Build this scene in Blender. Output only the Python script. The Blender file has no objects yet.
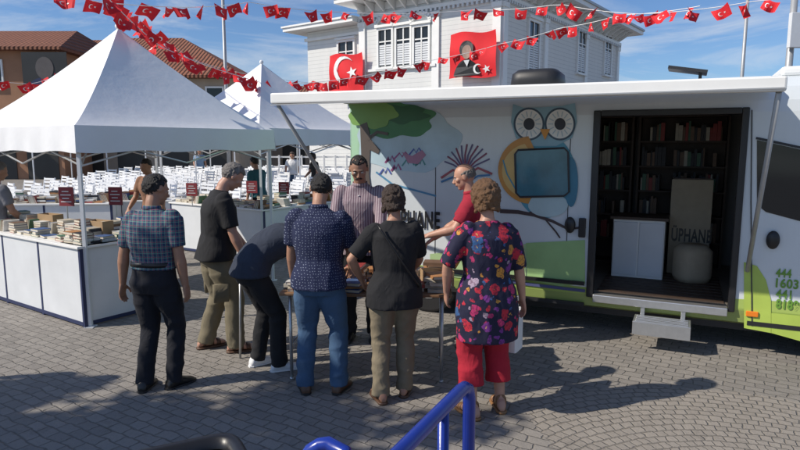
import bpy, bmesh, math, random
from mathutils import Vector, Matrix, noise
random.seed(7)
C = bpy.context.scene.collection
R = math.radians
V = Vector
# ------------------------------------------------------------------ camera maths
F=600.0; PITCH=math.atan(82/600.0); H0=1.98
cp,sp=math.cos(PITCH),math.sin(PITCH)
def ray(px,py):
    u=(px-400)/F; v=(py-225)/F
    return V((u, cp-v*sp, -sp-v*cp))
def at(px,py,Y):
    d=ray(px,py); t=Y/d.y
    return V((d.x*t, Y, H0+d.z*t))
def gnd(px,py):
    d=ray(px,py); t=-H0/d.z
    return V((d.x*t,d.y*t,0))
def onplane(px,py,org,rz,axis,off=0.0):
    m=Matrix.Rotation(-rz,3,'Z'); o=m@(V((0,0,H0))-V(org)); d=m@ray(px,py)
    t=(off-o[axis])/d[axis]
    return o+d*t
SUNAZ=V((.965,.26,0)).normalized(); SUNEL=R(40)
# ------------------------------------------------------------------ materials
def nt(name):
    m=bpy.data.materials.new(name); m.use_nodes=True
    t=m.node_tree; b=t.nodes['Principled BSDF']
    return m,t,b
def N(t,typ,**kw):
    n=t.nodes.new(typ)
    for k,v in kw.items():
        if k=='ins':
            for kk,vv in v.items(): n.inputs[kk].default_value=vv
        else: setattr(n,k,v)
    return n
def L(t,a,b): t.links.new(a,b)
def c4(c): return (c[0],c[1],c[2],1)
def mth(t,op,a,b=None,c=None):
    n=t.nodes.new('ShaderNodeMath'); n.operation=op
    for i,x in enumerate((a,b,c)):
        if x is None: continue
        if isinstance(x,(int,float)): n.inputs[i].default_value=x
        else: L(t,x,n.inputs[i])
    return n.outputs[0]
def mixc(t,f,a,b,typ='MIX'):
    n=t.nodes.new('ShaderNodeMix'); n.data_type='RGBA'; n.blend_type=typ
    for i,x in ((0,f),(6,a),(7,b)):
        if isinstance(x,(int,float)): n.inputs[i].default_value=x
        elif isinstance(x,tuple): n.inputs[i].default_value=c4(x)
        else: L(t,x,n.inputs[i])
    return n.outputs[2]
def ocoord(t):
    return t.nodes.new('ShaderNodeTexCoord').outputs['Object']
def noise_f(t,co,scale,detail=4,rough=.55):
    n=N(t,'ShaderNodeTexNoise',ins={'Scale':scale,'Detail':detail,'Roughness':rough}); L(t,co,n.inputs['Vector']); return n.outputs['Fac']
def bump(t,b,h,strength=.3,dist=.01):
    n=N(t,'ShaderNodeBump',ins={'Strength':strength,'Distance':dist}); L(t,h,n.inputs['Height']); L(t,n.outputs[0],b.inputs['Normal'])
def pm(name,col,rough=.6,var=.12,scale=6,bs=.15,bscale=None,metal=0,dist=.004):
    m,t,b=nt(name); co=ocoord(t); f=noise_f(t,co,scale)
    k=mth(t,'MULTIPLY_ADD',f,var*2.4,1-var*1.2)
    n=t.nodes.new('ShaderNodeVectorMath'); n.operation='SCALE'; n.inputs[0].default_value=col; L(t,k,n.inputs['Scale'])
    L(t,n.outputs[0],b.inputs['Base Color'])
    b.inputs['Roughness'].default_value=rough; b.inputs['Metallic'].default_value=metal
    if bs>0: bump(t,b,noise_f(t,co,bscale or scale*8),bs,dist)
    return m
def clothbump(t,b,co):
    mp=N(t,'ShaderNodeMapping'); mp.inputs['Scale'].default_value=(1,1,.6); L(t,co,mp.inputs['Vector'])
    a=N(t,'ShaderNodeTexNoise',ins={'Scale':9,'Detail':2,'Distortion':.8}); L(t,mp.outputs[0],a.inputs['Vector'])
    ridge=mth(t,'SUBTRACT',1,mth(t,'ABSOLUTE',mth(t,'MULTIPLY_ADD',a.outputs['Fac'],2,-1)))
    h=mth(t,'ADD',ridge,mth(t,'MULTIPLY',noise_f(t,co,110,2),.10))
    bump(t,b,h,.36,.02)
def fabric(name,col,scale=14):
    m,t,b=nt(name); co=ocoord(t); f=noise_f(t,co,scale)
    k=mth(t,'MULTIPLY_ADD',f,.4,.8)
    n=t.nodes.new('ShaderNodeVectorMath'); n.operation='SCALE'; n.inputs[0].default_value=col; L(t,k,n.inputs['Scale'])
    L(t,n.outputs[0],b.inputs['Base Color']); b.inputs['Roughness'].default_value=.92; clothbump(t,b,co); return m
M={}
M['skin']=pm('skin_tan',(.40,.21,.135),.55,.16,18,.25,90,dist=.002)
M['skin2']=pm('skin_olive',(.34,.18,.115),.55,.16,18,.25,90,dist=.002)
M['skin3']=pm('skin_rosy',(.48,.26,.18),.5,.18,16,.25,90,dist=.002)
def hairm(name,col):
    m,t,b=nt(name); co=ocoord(t); mp=N(t,'ShaderNodeMapping'); mp.inputs['Scale'].default_value=(1,1,.25); L(t,co,mp.inputs['Vector'])
    f=noise_f(t,mp.outputs[0],140,5,.7); g=noise_f(t,co,22)
    k=mth(t,'ADD',mth(t,'MULTIPLY_ADD',f,1.3,.1),mth(t,'MULTIPLY_ADD',g,.7,-.2))
    n=t.nodes.new('ShaderNodeVectorMath'); n.operation='SCALE'; n.inputs[0].default_value=col; L(t,k,n.inputs['Scale']); L(t,n.outputs[0],b.inputs['Base Color'])
    b.inputs['Roughness'].default_value=.55; bump(t,b,f,1.0,.012); return m
M['hair_black']=hairm('hair_black',(.014,.011,.010))
M['hair_brown']=hairm('hair_brown',(.048,.027,.017))
M['hair_auburn']=hairm('hair_auburn',(.17,.085,.036))
M['hair_grey']=hairm('hair_grey',(.20,.18,.165))
M['eye_white']=pm('eye_white',(.6,.57,.52),.3,.02,5,0)
M['eye_dark']=pm('eye_dark',(.02,.012,.01),.2,.02,5,0)
M['lips']=pm('lips',(.32,.12,.09),.5,.1,30,0)
M['white_cloth']=pm('white_canvas',(.76,.77,.79),.75,.08,1.6,.3,6,dist=.015)
M['white']=pm('white_paint',(.78,.78,.76),.45,.08,3,.05,40)
M['offwhite']=pm('offwhite_board',(.66,.68,.70),.5,.12,2.5,.05,40)
M['plastic_white']=pm('white_plastic',(.80,.81,.82),.4,.04,5,0)
M['alu']=pm('aluminium',(.55,.56,.57),.35,.12,20,.05,80,metal=.8)
M['steel']=pm('grey_painted_steel',(.38,.39,.40),.45,.1,20,.05,80,metal=.3)
M['dark']=pm('black_rubber',(.018,.018,.02),.5,.2,10,.1,60)
M['black_plastic']=pm('black_plastic',(.014,.014,.016),.38,.2,10,.08,60)
M['navy']=pm('navy_trim',(.02,.03,.09),.5,.1,10,0)
M['glass']=pm('dark_glass',(.015,.018,.02),.06,.1,2,0)
M['blue']=pm('blue_gloss_paint',(.012,.035,.27),.26,.2,9,.12,30)
M['red']=pm('flag_red',(.70,.012,.02),.75,.08,5,.2,40)
M['red_sign']=pm('sign_red',(.24,.03,.04),.6,.1,5,0)
M['wood']=pm('worn_wood',(.22,.12,.06),.6,.25,9,.2,40)
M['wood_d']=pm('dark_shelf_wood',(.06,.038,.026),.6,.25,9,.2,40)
M['card']=pm('brown_cardboard',(.36,.24,.13),.85,.12,9,.15,60)
M['beige']=pm('beige_upholstery',(.42,.35,.25),.9,.12,12,.3,80)
M['paper']=pm('paper',(.62,.56,.45),.85,.12,30,.2,150)
M['stone']=pm('plaster_ochre',(.36,.19,.11),.9,.25,1,.2,9)
M['plaster_pink']=pm('plaster_cream',(.40,.32,.24),.9,.2,1,.2,9)
M['shop_dark']=pm('shopfront_dark',(.03,.028,.025),.4,.3,1,0)
M['banner_grey']=pm('banner_print_grey',(.10,.09,.09),.7,.2,3,0)
M['print_skin']=pm('banner_print_face',(.30,.20,.16),.7,.3,9,0)
M['bark']=pm('tree_bark',(.09,.065,.045),.9,.3,8,.6,30,dist=.02)
M['leaf']=pm('foliage',(.05,.10,.03),.7,.5,3,.1,30)
def tiles():
    m,t,b=nt('terracotta_tiles'); co=ocoord(t)
    w=N(t,'ShaderNodeTexWave',ins={'Scale':1.3,'Distortion':.6,'Detail':2}); w.bands_direction='X'; L(t,co,w.inputs['Vector'])
    w2=N(t,'ShaderNodeTexWave',ins={'Scale':.9,'Distortion':1.2,'Detail':2}); w2.bands_direction='Y'; L(t,co,w2.inputs['Vector'])
    f=noise_f(t,co,2.5,6,.7)
    c=mixc(t,f,(.40,.15,.075),(.14,.055,.035)); c=mixc(t,mth(t,'MULTIPLY',w.outputs['Fac'],.5),c,(.07,.03,.02)); c=mixc(t,mth(t,'MULTIPLY',w2.outputs['Fac'],.3),c,(.07,.03,.02))
    L(t,c,b.inputs['Base Color']); b.inputs['Roughness'].default_value=.9; bump(t,b,w.outputs['Fac'],.8,.08); return m
M['tiles']=tiles()
def siding():
    m,t,b=nt('white_weatherboard'); co=ocoord(t)
    s=t.nodes.new('ShaderNodeSeparateXYZ'); L(t,co,s.inputs[0])
    fr=mth(t,'FRACT',mth(t,'MULTIPLY',s.outputs[2],6.0))
    line=mth(t,'LESS_THAN',fr,.12)
    mp=N(t,'ShaderNodeMapping'); mp.inputs['Scale'].default_value=(2,2,.35); L(t,co,mp.inputs['Vector'])
    f=noise_f(t,mp.outputs[0],1.6,6,.65)
    c=mixc(t,f,(.78,.78,.75),(.62,.63,.62)); c=mixc(t,mth(t,'MULTIPLY',line,.35),c,(.25,.26,.28))
    L(t,c,b.inputs['Base Color']); b.inputs['Roughness'].default_value=.7; bump(t,b,fr,.5,.03); return m
M['siding']=siding()
def plaid():
    m,t,b=nt('plaid_shirt_fabric'); co=ocoord(t); s=t.nodes.new('ShaderNodeSeparateXYZ'); L(t,co,s.inputs[0])
    xx=mth(t,'ADD',s.outputs[0],mth(t,'MULTIPLY',s.outputs[1],.6)); zz=s.outputs[2]
    def st(v,fq,ph,w): return mth(t,'LESS_THAN',mth(t,'FRACT',mth(t,'MULTIPLY_ADD',v,fq,ph)),w)
    q=25
    c=mixc(t,noise_f(t,co,9),(.020,.085,.12),(.045,.15,.15))
    c=mixc(t,mth(t,'MULTIPLY',st(xx,q,0,.42),.6),c,(.012,.020,.085))
    c=mixc(t,mth(t,'MULTIPLY',st(zz,q,0,.42),.6),c,(.012,.024,.095))
    c=mixc(t,mth(t,'MULTIPLY',st(xx,q,.35,.15),.65),c,(.26,.06,.13))
    c=mixc(t,mth(t,'MULTIPLY',st(zz,q,.35,.15),.60),c,(.26,.07,.12))
    c=mixc(t,mth(t,'MULTIPLY',st(xx,q,.62,.11),.40),c,(.26,.42,.34))
    c=mixc(t,mth(t,'MULTIPLY',st(zz,q,.62,.11),.40),c,(.24,.42,.32))
    L(t,c,b.inputs['Base Color']); b.inputs['Roughness'].default_value=.9; clothbump(t,b,co); return m
M['plaid']=plaid()
def dots(name,base,dot,scale,size):
    m,t,b=nt(name); co=ocoord(t); s=t.nodes.new('ShaderNodeSeparateXYZ'); L(t,co,s.inputs[0])
    cb=t.nodes.new('ShaderNodeCombineXYZ'); L(t,mth(t,'ADD',s.outputs[0],mth(t,'MULTIPLY',s.outputs[1],.5)),cb.inputs[0]); L(t,s.outputs[2],cb.inputs[1])
    v=N(t,'ShaderNodeTexVoronoi',ins={'Scale':scale,'Randomness':.45}); v.voronoi_dimensions='2D'; L(t,cb.outputs[0],v.inputs['Vector'])
    c=mixc(t,mth(t,'LESS_THAN',v.outputs['Distance'],size),base,dot)
    L(t,c,b.inputs['Base Color']); b.inputs['Roughness'].default_value=.9; clothbump(t,b,co); return m
M['polka']=dots('navy_dotted_fabric',(.010,.016,.055),(.22,.25,.33),48,.14)
def floral():
    m,t,b=nt('floral_fabric'); co=ocoord(t)
    def layer(scale,off,thr_a,thr_b,keep,base):
        d=N(t,'ShaderNodeTexNoise',ins={'Scale':24,'Detail':2}); L(t,co,d.inputs['Vector'])
        vm_=t.nodes.new('ShaderNodeVectorMath'); vm_.operation='MULTIPLY_ADD'; L(t,d.outputs['Color'],vm_.inputs[0]); vm_.inputs[1].default_value=(.06,.06,.06); L(t,co,vm_.inputs[2])
        ad=t.nodes.new('ShaderNodeVectorMath'); ad.operation='ADD'; L(t,vm_.outputs[0],ad.inputs[0]); ad.inputs[1].default_value=(off,off*.7,off*1.3)
        v=N(t,'ShaderNodeTexVoronoi',ins={'Scale':scale}); L(t,ad.outputs[0],v.inputs['Vector'])
        s=t.nodes.new('ShaderNodeSeparateColor'); L(t,v.outputs['Color'],s.inputs[0])
        r=N(t,'ShaderNodeValToRGB'); L(t,s.outputs[0],r.inputs[0]); r.color_ramp.interpolation='CONSTANT'
        cols=[(0,(.48,.02,.04)),(.36,(.17,.03,.22)),(.55,(.45,.03,.13)),(.74,(.55,.25,.04)),(.84,(.34,.26,.34)),(.92,(.03,.10,.25))]
        while len(r.color_ramp.elements)<len(cols): r.color_ramp.elements.new(.5)
        for e,(p,c) in zip(r.color_ramp.elements,cols): e.position=p; e.color=c4(c)
        shade=mixc(t,mth(t,'LESS_THAN',v.outputs['Distance'],thr_b),r.outputs[0],(.50,.32,.10))
        shade=mixc(t,mth(t,'MULTIPLY',mth(t,'GREATER_THAN',noise_f(t,co,60,2),.55),.55),shade,(.06,.01,.04))
        msk=mth(t,'MULTIPLY',mth(t,'LESS_THAN',v.outputs['Distance'],thr_a),mth(t,'GREATER_THAN',s.outputs[1],keep))
        return mixc(t,msk,base,shade)
    c=layer(20,3.1,.36,.06,.45,(.010,.010,.035)); c=layer(10.5,0,.42,.07,.16,c)
    L(t,c,b.inputs['Base Color']); b.inputs['Roughness'].default_value=.85; clothbump(t,b,co); return m
M['floral']=floral()
def stripes(name,a,bc,fq):
    m,t,b=nt(name); co=ocoord(t); s=t.nodes.new('ShaderNodeSeparateXYZ'); L(t,co,s.inputs[0])
    f=mth(t,'LESS_THAN',mth(t,'FRACT',mth(t,'MULTIPLY',s.outputs[0],fq)),.4)
    c=mixc(t,f,a,bc); L(t,c,b.inputs['Base Color']); b.inputs['Roughness'].default_value=.9; clothbump(t,b,co); return m
M['stripe']=stripes('striped_shirt_fabric',(.36,.29,.31),(.15,.09,.12),46)
def denim():
    m,t,b=nt('denim'); co=ocoord(t); f=noise_f(t,co,4); g=noise_f(t,co,120,2)
    c=mixc(t,f,(.012,.035,.085),(.06,.13,.24)); c=mixc(t,mth(t,'MULTIPLY',g,.3),c,(.12,.19,.28))
    L(t,c,b.inputs['Base Color']); b.inputs['Roughness'].default_value=.95; clothbump(t,b,co); return m
M['denim']=denim()
M['black_cloth']=fabric('black_cotton',(.012,.012,.014)); M['navy_cloth']=fabric('navy_cotton',(.010,.011,.017))
M['slate']=fabric('slate_blue_cotton',(.026,.034,.055)); M['khaki']=fabric('khaki_cotton',(.20,.165,.11)); M['khaki_d']=fabric('olive_khaki_cotton',(.17,.145,.095))
M['redshirt']=fabric('crimson_cotton',(.32,.015,.035)); M['redpants']=fabric('red_linen',(.38,.012,.03)); M['grey_cloth']=fabric('grey_cotton',(.2,.2,.22))
M['tan']=fabric('tan_cotton',(.25,.13,.08))
M['brown_leather']=pm('brown_leather',(.10,.05,.028),.5,.2,20,.2,80); M['black_leather']=pm('black_leather',(.012,.011,.011),.35,.2,20,.2,80)
M['tan_leather']=pm('tan_leather',(.24,.12,.05),.5,.2,20,.2,80); M['white_shoe']=pm('white_shoe',(.7,.7,.7),.6,.08,20,.1,80)
for nme,c in (('c_teal',(.03,.12,.14)),('c_lblue',(.2,.30,.42))): M[nme]=fabric('cloth_'+nme[2:],c)
bookcols={'red':(.30,.04,.035),'blue':(.06,.11,.25),'cream':(.50,.45,.36),'green':(.07,.16,.10),'black':(.025,.025,.03),'orange':(.42,.2,.08),'white':(.62,.62,.60),'brown':(.17,.10,.06)}
for k,c in bookcols.items(): M['book_'+k]=pm('book_cover_'+k,c,.55,.3,20,0)
STALL=['white','cream','cream','white','brown','orange','blue','red','white','cream','green','black']
def ground_mat():
    m,t,b=nt('stone_sett_paving'); co=ocoord(t)
    dn=N(t,'ShaderNodeTexNoise',ins={'Scale':3.2,'Detail':4,'Roughness':.65}); L(t,co,dn.inputs['Vector'])
    vm=t.nodes.new('ShaderNodeVectorMath'); vm.operation='MULTIPLY_ADD'; L(t,dn.outputs['Color'],vm.inputs[0]); vm.inputs[1].default_value=(.10,.10,0); L(t,co,vm.inputs[2])
    def brick(vec,bw,rh,ms):
        n=N(t,'ShaderNodeTexBrick',ins={'Scale':1.0,'Mortar Size':ms,'Mortar Smooth':.9,'Bias':0,'Brick Width':bw,'Row Height':rh,'Color1':(0,0,0,1),'Color2':(1,1,1,1),'Mortar':(.5,.5,.5,1)}); L(t,vec,n.inputs['Vector']); return n
    mp=N(t,'ShaderNodeMapping'); mp.inputs['Rotation'].default_value=(0,0,R(32)); L(t,vm.outputs[0],mp.inputs['Vector'])
    b1=brick(mp.outputs[0],.150,.098,.009)
    s=t.nodes.new('ShaderNodeSeparateXYZ'); L(t,vm.outputs[0],s.inputs[0])
    dx=mth(t,'SUBTRACT',s.outputs[0],2.05); dy=mth(t,'SUBTRACT',s.outputs[1],2.6)
    rr=mth(t,'SQRT',mth(t,'ADD',mth(t,'MULTIPLY',dx,dx),mth(t,'MULTIPLY',dy,dy)))
    an=mth(t,'MULTIPLY',mth(t,'ARCTAN2',dy,dx),1.75)
    cb=t.nodes.new('ShaderNodeCombineXYZ'); L(t,an,cb.inputs[0]); L(t,rr,cb.inputs[1])
    b2=brick(cb.outputs[0],.090,.078,.009)
    mask=mth(t,'MULTIPLY',mth(t,'LESS_THAN',rr,2.15),mth(t,'GREATER_THAN',mth(t,'ADD',s.outputs[0],mth(t,'MULTIPLY',s.outputs[1],.15)),1.62))
    tone=mixc(t,mask,b1.outputs['Color'],b2.outputs['Color']); mort=mth(t,'ADD',mth(t,'MULTIPLY',b1.outputs['Fac'],mth(t,'SUBTRACT',1,mask)),mth(t,'MULTIPLY',b2.outputs['Fac'],mask))
    stain=noise_f(t,co,.7,6,.7); fine=noise_f(t,co,38,5,.7); mid=noise_f(t,co,5,5,.7)
    c=mixc(t,tone,(.190,.175,.160),(.300,.276,.248))
    c=mixc(t,mth(t,'MULTIPLY',stain,.7),c,(.335,.306,.27))
    c=mixc(t,mth(t,'MULTIPLY',mask,.35),c,(.42,.365,.30))
    c=mixc(t,mth(t,'MULTIPLY',fine,.45),c,(.14,.13,.12))
    c=mixc(t,mth(t,'MULTIPLY',mth(t,'GREATER_THAN',mid,.60),.20),c,(.10,.09,.08))
    c=mixc(t,mth(t,'MULTIPLY',mort,mth(t,'MULTIPLY_ADD',mid,.7,.25)),c,(.11,.10,.085))
    L(t,c,b.inputs['Base Color']); b.inputs['Roughness'].default_value=.85
    h=mth(t,'ADD',mth(t,'MULTIPLY',mort,-.8),mth(t,'MULTIPLY',fine,.45)); h=mth(t,'ADD',h,mth(t,'MULTIPLY',noise_f(t,co,9),.7))
    bump(t,b,h,.8,.012); return m
M['ground']=ground_mat()
def van_paint():
    m,t,b=nt('van_livery_paint'); co=ocoord(t); s=t.nodes.new('ShaderNodeSeparateXYZ'); L(t,co,s.inputs[0])
    c=mixc(t,noise_f(t,co,.9),(.60,.67,.71),(.72,.75,.77))
    mp=N(t,'ShaderNodeMapping'); mp.inputs['Scale'].default_value=(6,6,1); L(t,co,mp.inputs['Vector'])
    c=mixc(t,mth(t,'MULTIPLY',noise_f(t,mp.outputs[0],3,6,.7),.16),c,(.35,.33,.30))
    low=mth(t,'LESS_THAN',s.outputs[2],mth(t,'MULTIPLY_ADD',mth(t,'SINE',mth(t,'MULTIPLY',s.outputs[0],1.3)),.035,.53))
    c=mixc(t,low,c,(.38,.50,.12))
    rear=mth(t,'LESS_THAN',s.outputs[0],-4.02)
    c=mixc(t,mth(t,'MULTIPLY',rear,.8),c,(.25,.48,.27))
    c=mixc(t,mth(t,'MULTIPLY',mth(t,'LESS_THAN',s.outputs[2],.42),.35),c,(.12,.11,.09))
    L(t,c,b.inputs['Base Color']); b.inputs['Roughness'].default_value=.28; b.inputs['Coat Weight'].default_value=.3; return m
M['van']=van_paint()
# ------------------------------------------------------------------ mesh builder
class MB:
    def __init__(s): s.v=[]; s.f=[]; s.m=[]
    def add(s,vs,fs,mi=0):
        o=len(s.v); s.v+= [tuple(x) for x in vs]; s.f+=[tuple(i+o for i in f) for f in fs]; s.m+=[mi]*len(fs); return s
    def box(s,c,d,rot=None,mi=0):
        c=V(c); vs=[]
        for x in (-.5,.5):
            for y in (-.5,.5):
                for z in (-.5,.5):
                    p=V((x*d[0],y*d[1],z*d[2]))
                    if rot is not None: p=rot@p
                    vs.append(p+c)
        return s.add(vs,[(0,1,3,2),(4,6,7,5),(0,4,5,1),(2,3,7,6),(0,2,6,4),(1,5,7,3)],mi)
    def b2(s,a,b,mi=0):
        return s.box([(a[i]+b[i])/2 for i in range(3)],[abs(b[i]-a[i]) for i in range(3)],None,mi)
    def cone(s,p0,p1,r0,r1=None,n=12,mi=0):
        p0=V(p0);p1=V(p1); r1=r0 if r1 is None else r1
        d=(p1-p0); 
        if d.length<1e-6: return s
        d.normalize(); a=d.orthogonal().normalized(); b=d.cross(a)
        vs=[]; 
        for p,r in ((p0,r0),(p1,r1)):
            for i in range(n):
                w=2*math.pi*i/n; vs.append(p+(a*math.cos(w)+b*math.sin(w))*r)
        fs=[(i,(i+1)%n,n+(i+1)%n,n+i) for i in range(n)]+[tuple(range(n-1,-1,-1)),tuple(range(n,2*n))]
        return s.add(vs,fs,mi)
    def ell(s,c,ax,n=14,m=9,mi=0):
        c=V(c); X,Y,Z=[V(a) for a in ax]; vs=[c+Z]
        for j in range(1,m):
            ph=math.pi*j/m
            for i in range(n):
                w=2*math.pi*i/n; vs.append(c+Z*math.cos(ph)+(X*math.cos(w)+Y*math.sin(w))*math.sin(ph))
        vs.append(c-Z); fs=[(0,1+i,1+(i+1)%n) for i in range(n)]
        for j in range(m-2):
            for i in range(n):
                a=1+j*n; fs.append((a+i,a+n+i,a+n+(i+1)%n,a+(i+1)%n))
        e=len(vs)-1; a=1+(m-2)*n
        fs+=[(e,a+(i+1)%n,a+i) for i in range(n)]
        return s.add(vs,fs,mi)
    def sph(s,c,r,n=12,m=8,mi=0): return s.ell(c,((r,0,0),(0,r,0),(0,0,r)),n,m,mi)
    def limb(s,pts,rs,n=14):
        for i in range(len(pts)-1): s.cone(pts[i],pts[i+1],rs[i],rs[i+1],n)
        for p,r in zip(pts,rs): s.sph(p,r,n,8)
    def loft(s,rings,n=28,e=2.3,cap=True,mi=0):
        vs=[]
        for c,X,Y in rings:
            c=V(c);X=V(X);Y=V(Y)
            for i in range(n):
                w=2*math.pi*i/n; cx,sy=math.cos(w),math.sin(w)
                vs.append(c+X*math.copysign(abs(cx)**(2/e),cx)+Y*math.copysign(abs(sy)**(2/e),sy))
        fs=[]
        for j in range(len(rings)-1):
            for i in range(n): fs.append((j*n+i,j*n+(i+1)%n,(j+1)*n+(i+1)%n,(j+1)*n+i))
        if cap: fs+=[tuple(range(n-1,-1,-1)),tuple(range((len(rings)-1)*n,len(rings)*n))]
        return s.add(vs,fs,mi)
    def tube(s,pts,r,n=10,mi=0):
        pts=[V(p) for p in pts]; vs=[]; prev=None
        for i,p in enumerate(pts):
            d=(pts[min(i+1,len(pts)-1)]-pts[max(i-1,0)]).normalized()
            a=(prev-d*prev.dot(d)).normalized() if prev is not None else d.orthogonal().normalized(); prev=a; b=d.cross(a)
            for k in range(n):
                w=2*math.pi*k/n; vs.append(p+(a*math.cos(w)+b*math.sin(w))*r)
        fs=[(j*n+i,j*n+(i+1)%n,(j+1)*n+(i+1)%n,(j+1)*n+i) for j in range(len(pts)-1) for i in range(n)]
        fs+=[tuple(range(n-1,-1,-1)),tuple(range((len(pts)-1)*n,len(pts)*n))]
        return s.add(vs,fs,mi)
    def prism(s,poly,h,mi=0):
        n=len(poly); h=V(h); vs=[V(p) for p in poly]+[V(p)+h for p in poly]
        return s.add(vs,[tuple(range(n)),tuple(range(2*n-1,n-1,-1))]+[(i,i+n,(i+1)%n+n,(i+1)%n) for i in range(n)],mi)
    def mesh(s,name):
        me=bpy.data.meshes.new(name); me.from_pydata(s.v,[],s.f); me.polygons.foreach_set('material_index',s.m)
        bm=bmesh.new(); bm.from_mesh(me); bmesh.ops.recalc_face_normals(bm,faces=bm.faces); bm.to_mesh(me); bm.free(); return me
    def build(s,name,mats,parent=None,smooth=False,bevel=0,loc=None,rz=0):
        me=s.mesh(name)
        if not isinstance(mats,(list,tuple)): mats=[mats]
        for m in mats: me.materials.append(m)
        o=bpy.data.objects.new(name,me); C.objects.link(o)
        if parent: o.parent=parent
        if loc is not None: o.location=loc
        o.rotation_euler=(0,0,rz)
        if bevel:
            b=o.modifiers.new('b','BEVEL'); b.width=bevel; b.segments=2; b.limit_method='ANGLE'; b.angle_limit=R(40)
        if smooth:
            me.polygons.foreach_set('use_smooth',[True]*len(me.polygons))
        return o
def tag(o,label=None,cat=None,group=None,kind=None):
    if label: o['label']=label
    if cat: o['category']=cat
    if group: o['group']=group
    if kind: o['kind']=kind
    return o
def empty(name,label,cat,loc=(0,0,0),rz=0,group=None):
    o=bpy.data.objects.new(name,None); C.objects.link(o); o.location=loc; o.rotation_euler=(0,0,rz); o.empty_display_size=.1
    return tag(o,label,cat,group)
def copy_tree(o,parent=None):
    c=o.copy(); C.objects.link(c)
    if parent: c.parent=parent
    for ch in list(o.children): copy_tree(ch,c)
    return c
def remeshed(mb,name,mat,parent,voxel=.01,smooth=3,disp=None,fac=.5):
    me=mb.mesh(name); o=bpy.data.objects.new(name,me); C.objects.link(o)
    r=o.modifiers.new('r','REMESH'); r.mode='VOXEL'; r.voxel_size=voxel; r.use_smooth_shade=True
    if smooth:
        s_=o.modifiers.new('s','SMOOTH'); s_.iterations=smooth; s_.factor=fac
    dg=bpy.context.evaluated_depsgraph_get(); dg.update()
    nm=bpy.data.meshes.new_from_object(o.evaluated_get(dg)); o.modifiers.clear(); o.data=nm; bpy.data.meshes.remove(me); nm.name=name
    if disp:
        nor=[v.normal.copy() for v in nm.vertices]
        for v,n_ in zip(nm.vertices,nor):
            n2=V((n_.x,n_.y,n_.z*.3)); v.co=v.co+n2*disp(v.co)
    nm.polygons.foreach_set('use_smooth',[True]*len(nm.polygons))
    nm.materials.clear(); nm.materials.append(mat); o.parent=parent
    return o
# ------------------------------------------------------------------ people
def ik(a,b,l1,l2,hint):
    a=V(a);b=V(b);d=b-a; D=d.length
    if D>(l1+l2)*.995:
        b=a+d.normalized()*(l1+l2)*.995; d=b-a; D=d.length
    u=d.normalized(); x=(l1*l1-l2*l2+D*D)/(2*D); h=math.sqrt(max(0,l1*l1-x*x))
    p=V(hint); p=p-u*p.dot(u)
    p.normalize(); return a+u*x+p*h, b
def hand(mb,w,d,n,side,curl=.35,s=1.0):
    d=V(d).normalized(); n=V(n); n=(n-d*n.dot(d)).normalized(); wd=d.cross(n)
    mb.loft([(w-d*.01,wd*.026*s,n*.019*s),(w+d*.03*s,wd*.036*s,n*.017*s),(w+d*.07*s,wd*.041*s,n*.015*s),(w+d*.095*s,wd*.038*s,n*.012*s)],14)
    for off,ln,r in ((.031,.066,.0088),(.0105,.076,.0092),(-.0105,.070,.0090),(-.031,.055,.0080)):
        off*=side
        p=w+d*(.088-abs(off)*.15)*s+wd*off*s; a=curl*.5; pts=[p]
        for seg in (.45,.32,.23):
            dd=d*math.cos(a)+n*math.sin(a)+wd*off*1.2; pts.append(pts[-1]+dd*ln*seg*s); a+=curl
        mb.limb(pts,[r*s,r*s,r*.92*s,r*.8*s],8)
    p=w+d*.025*s+wd*side*.028*s; q=p+(d*.62+wd*side*.62+n*.35)*.048*s; r_=q+(d*.85+wd*side*.2+n*.35)*.034*s
    mb.limb([p,q,r_],[.013*s,.0105*s,.009*s],8)
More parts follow.
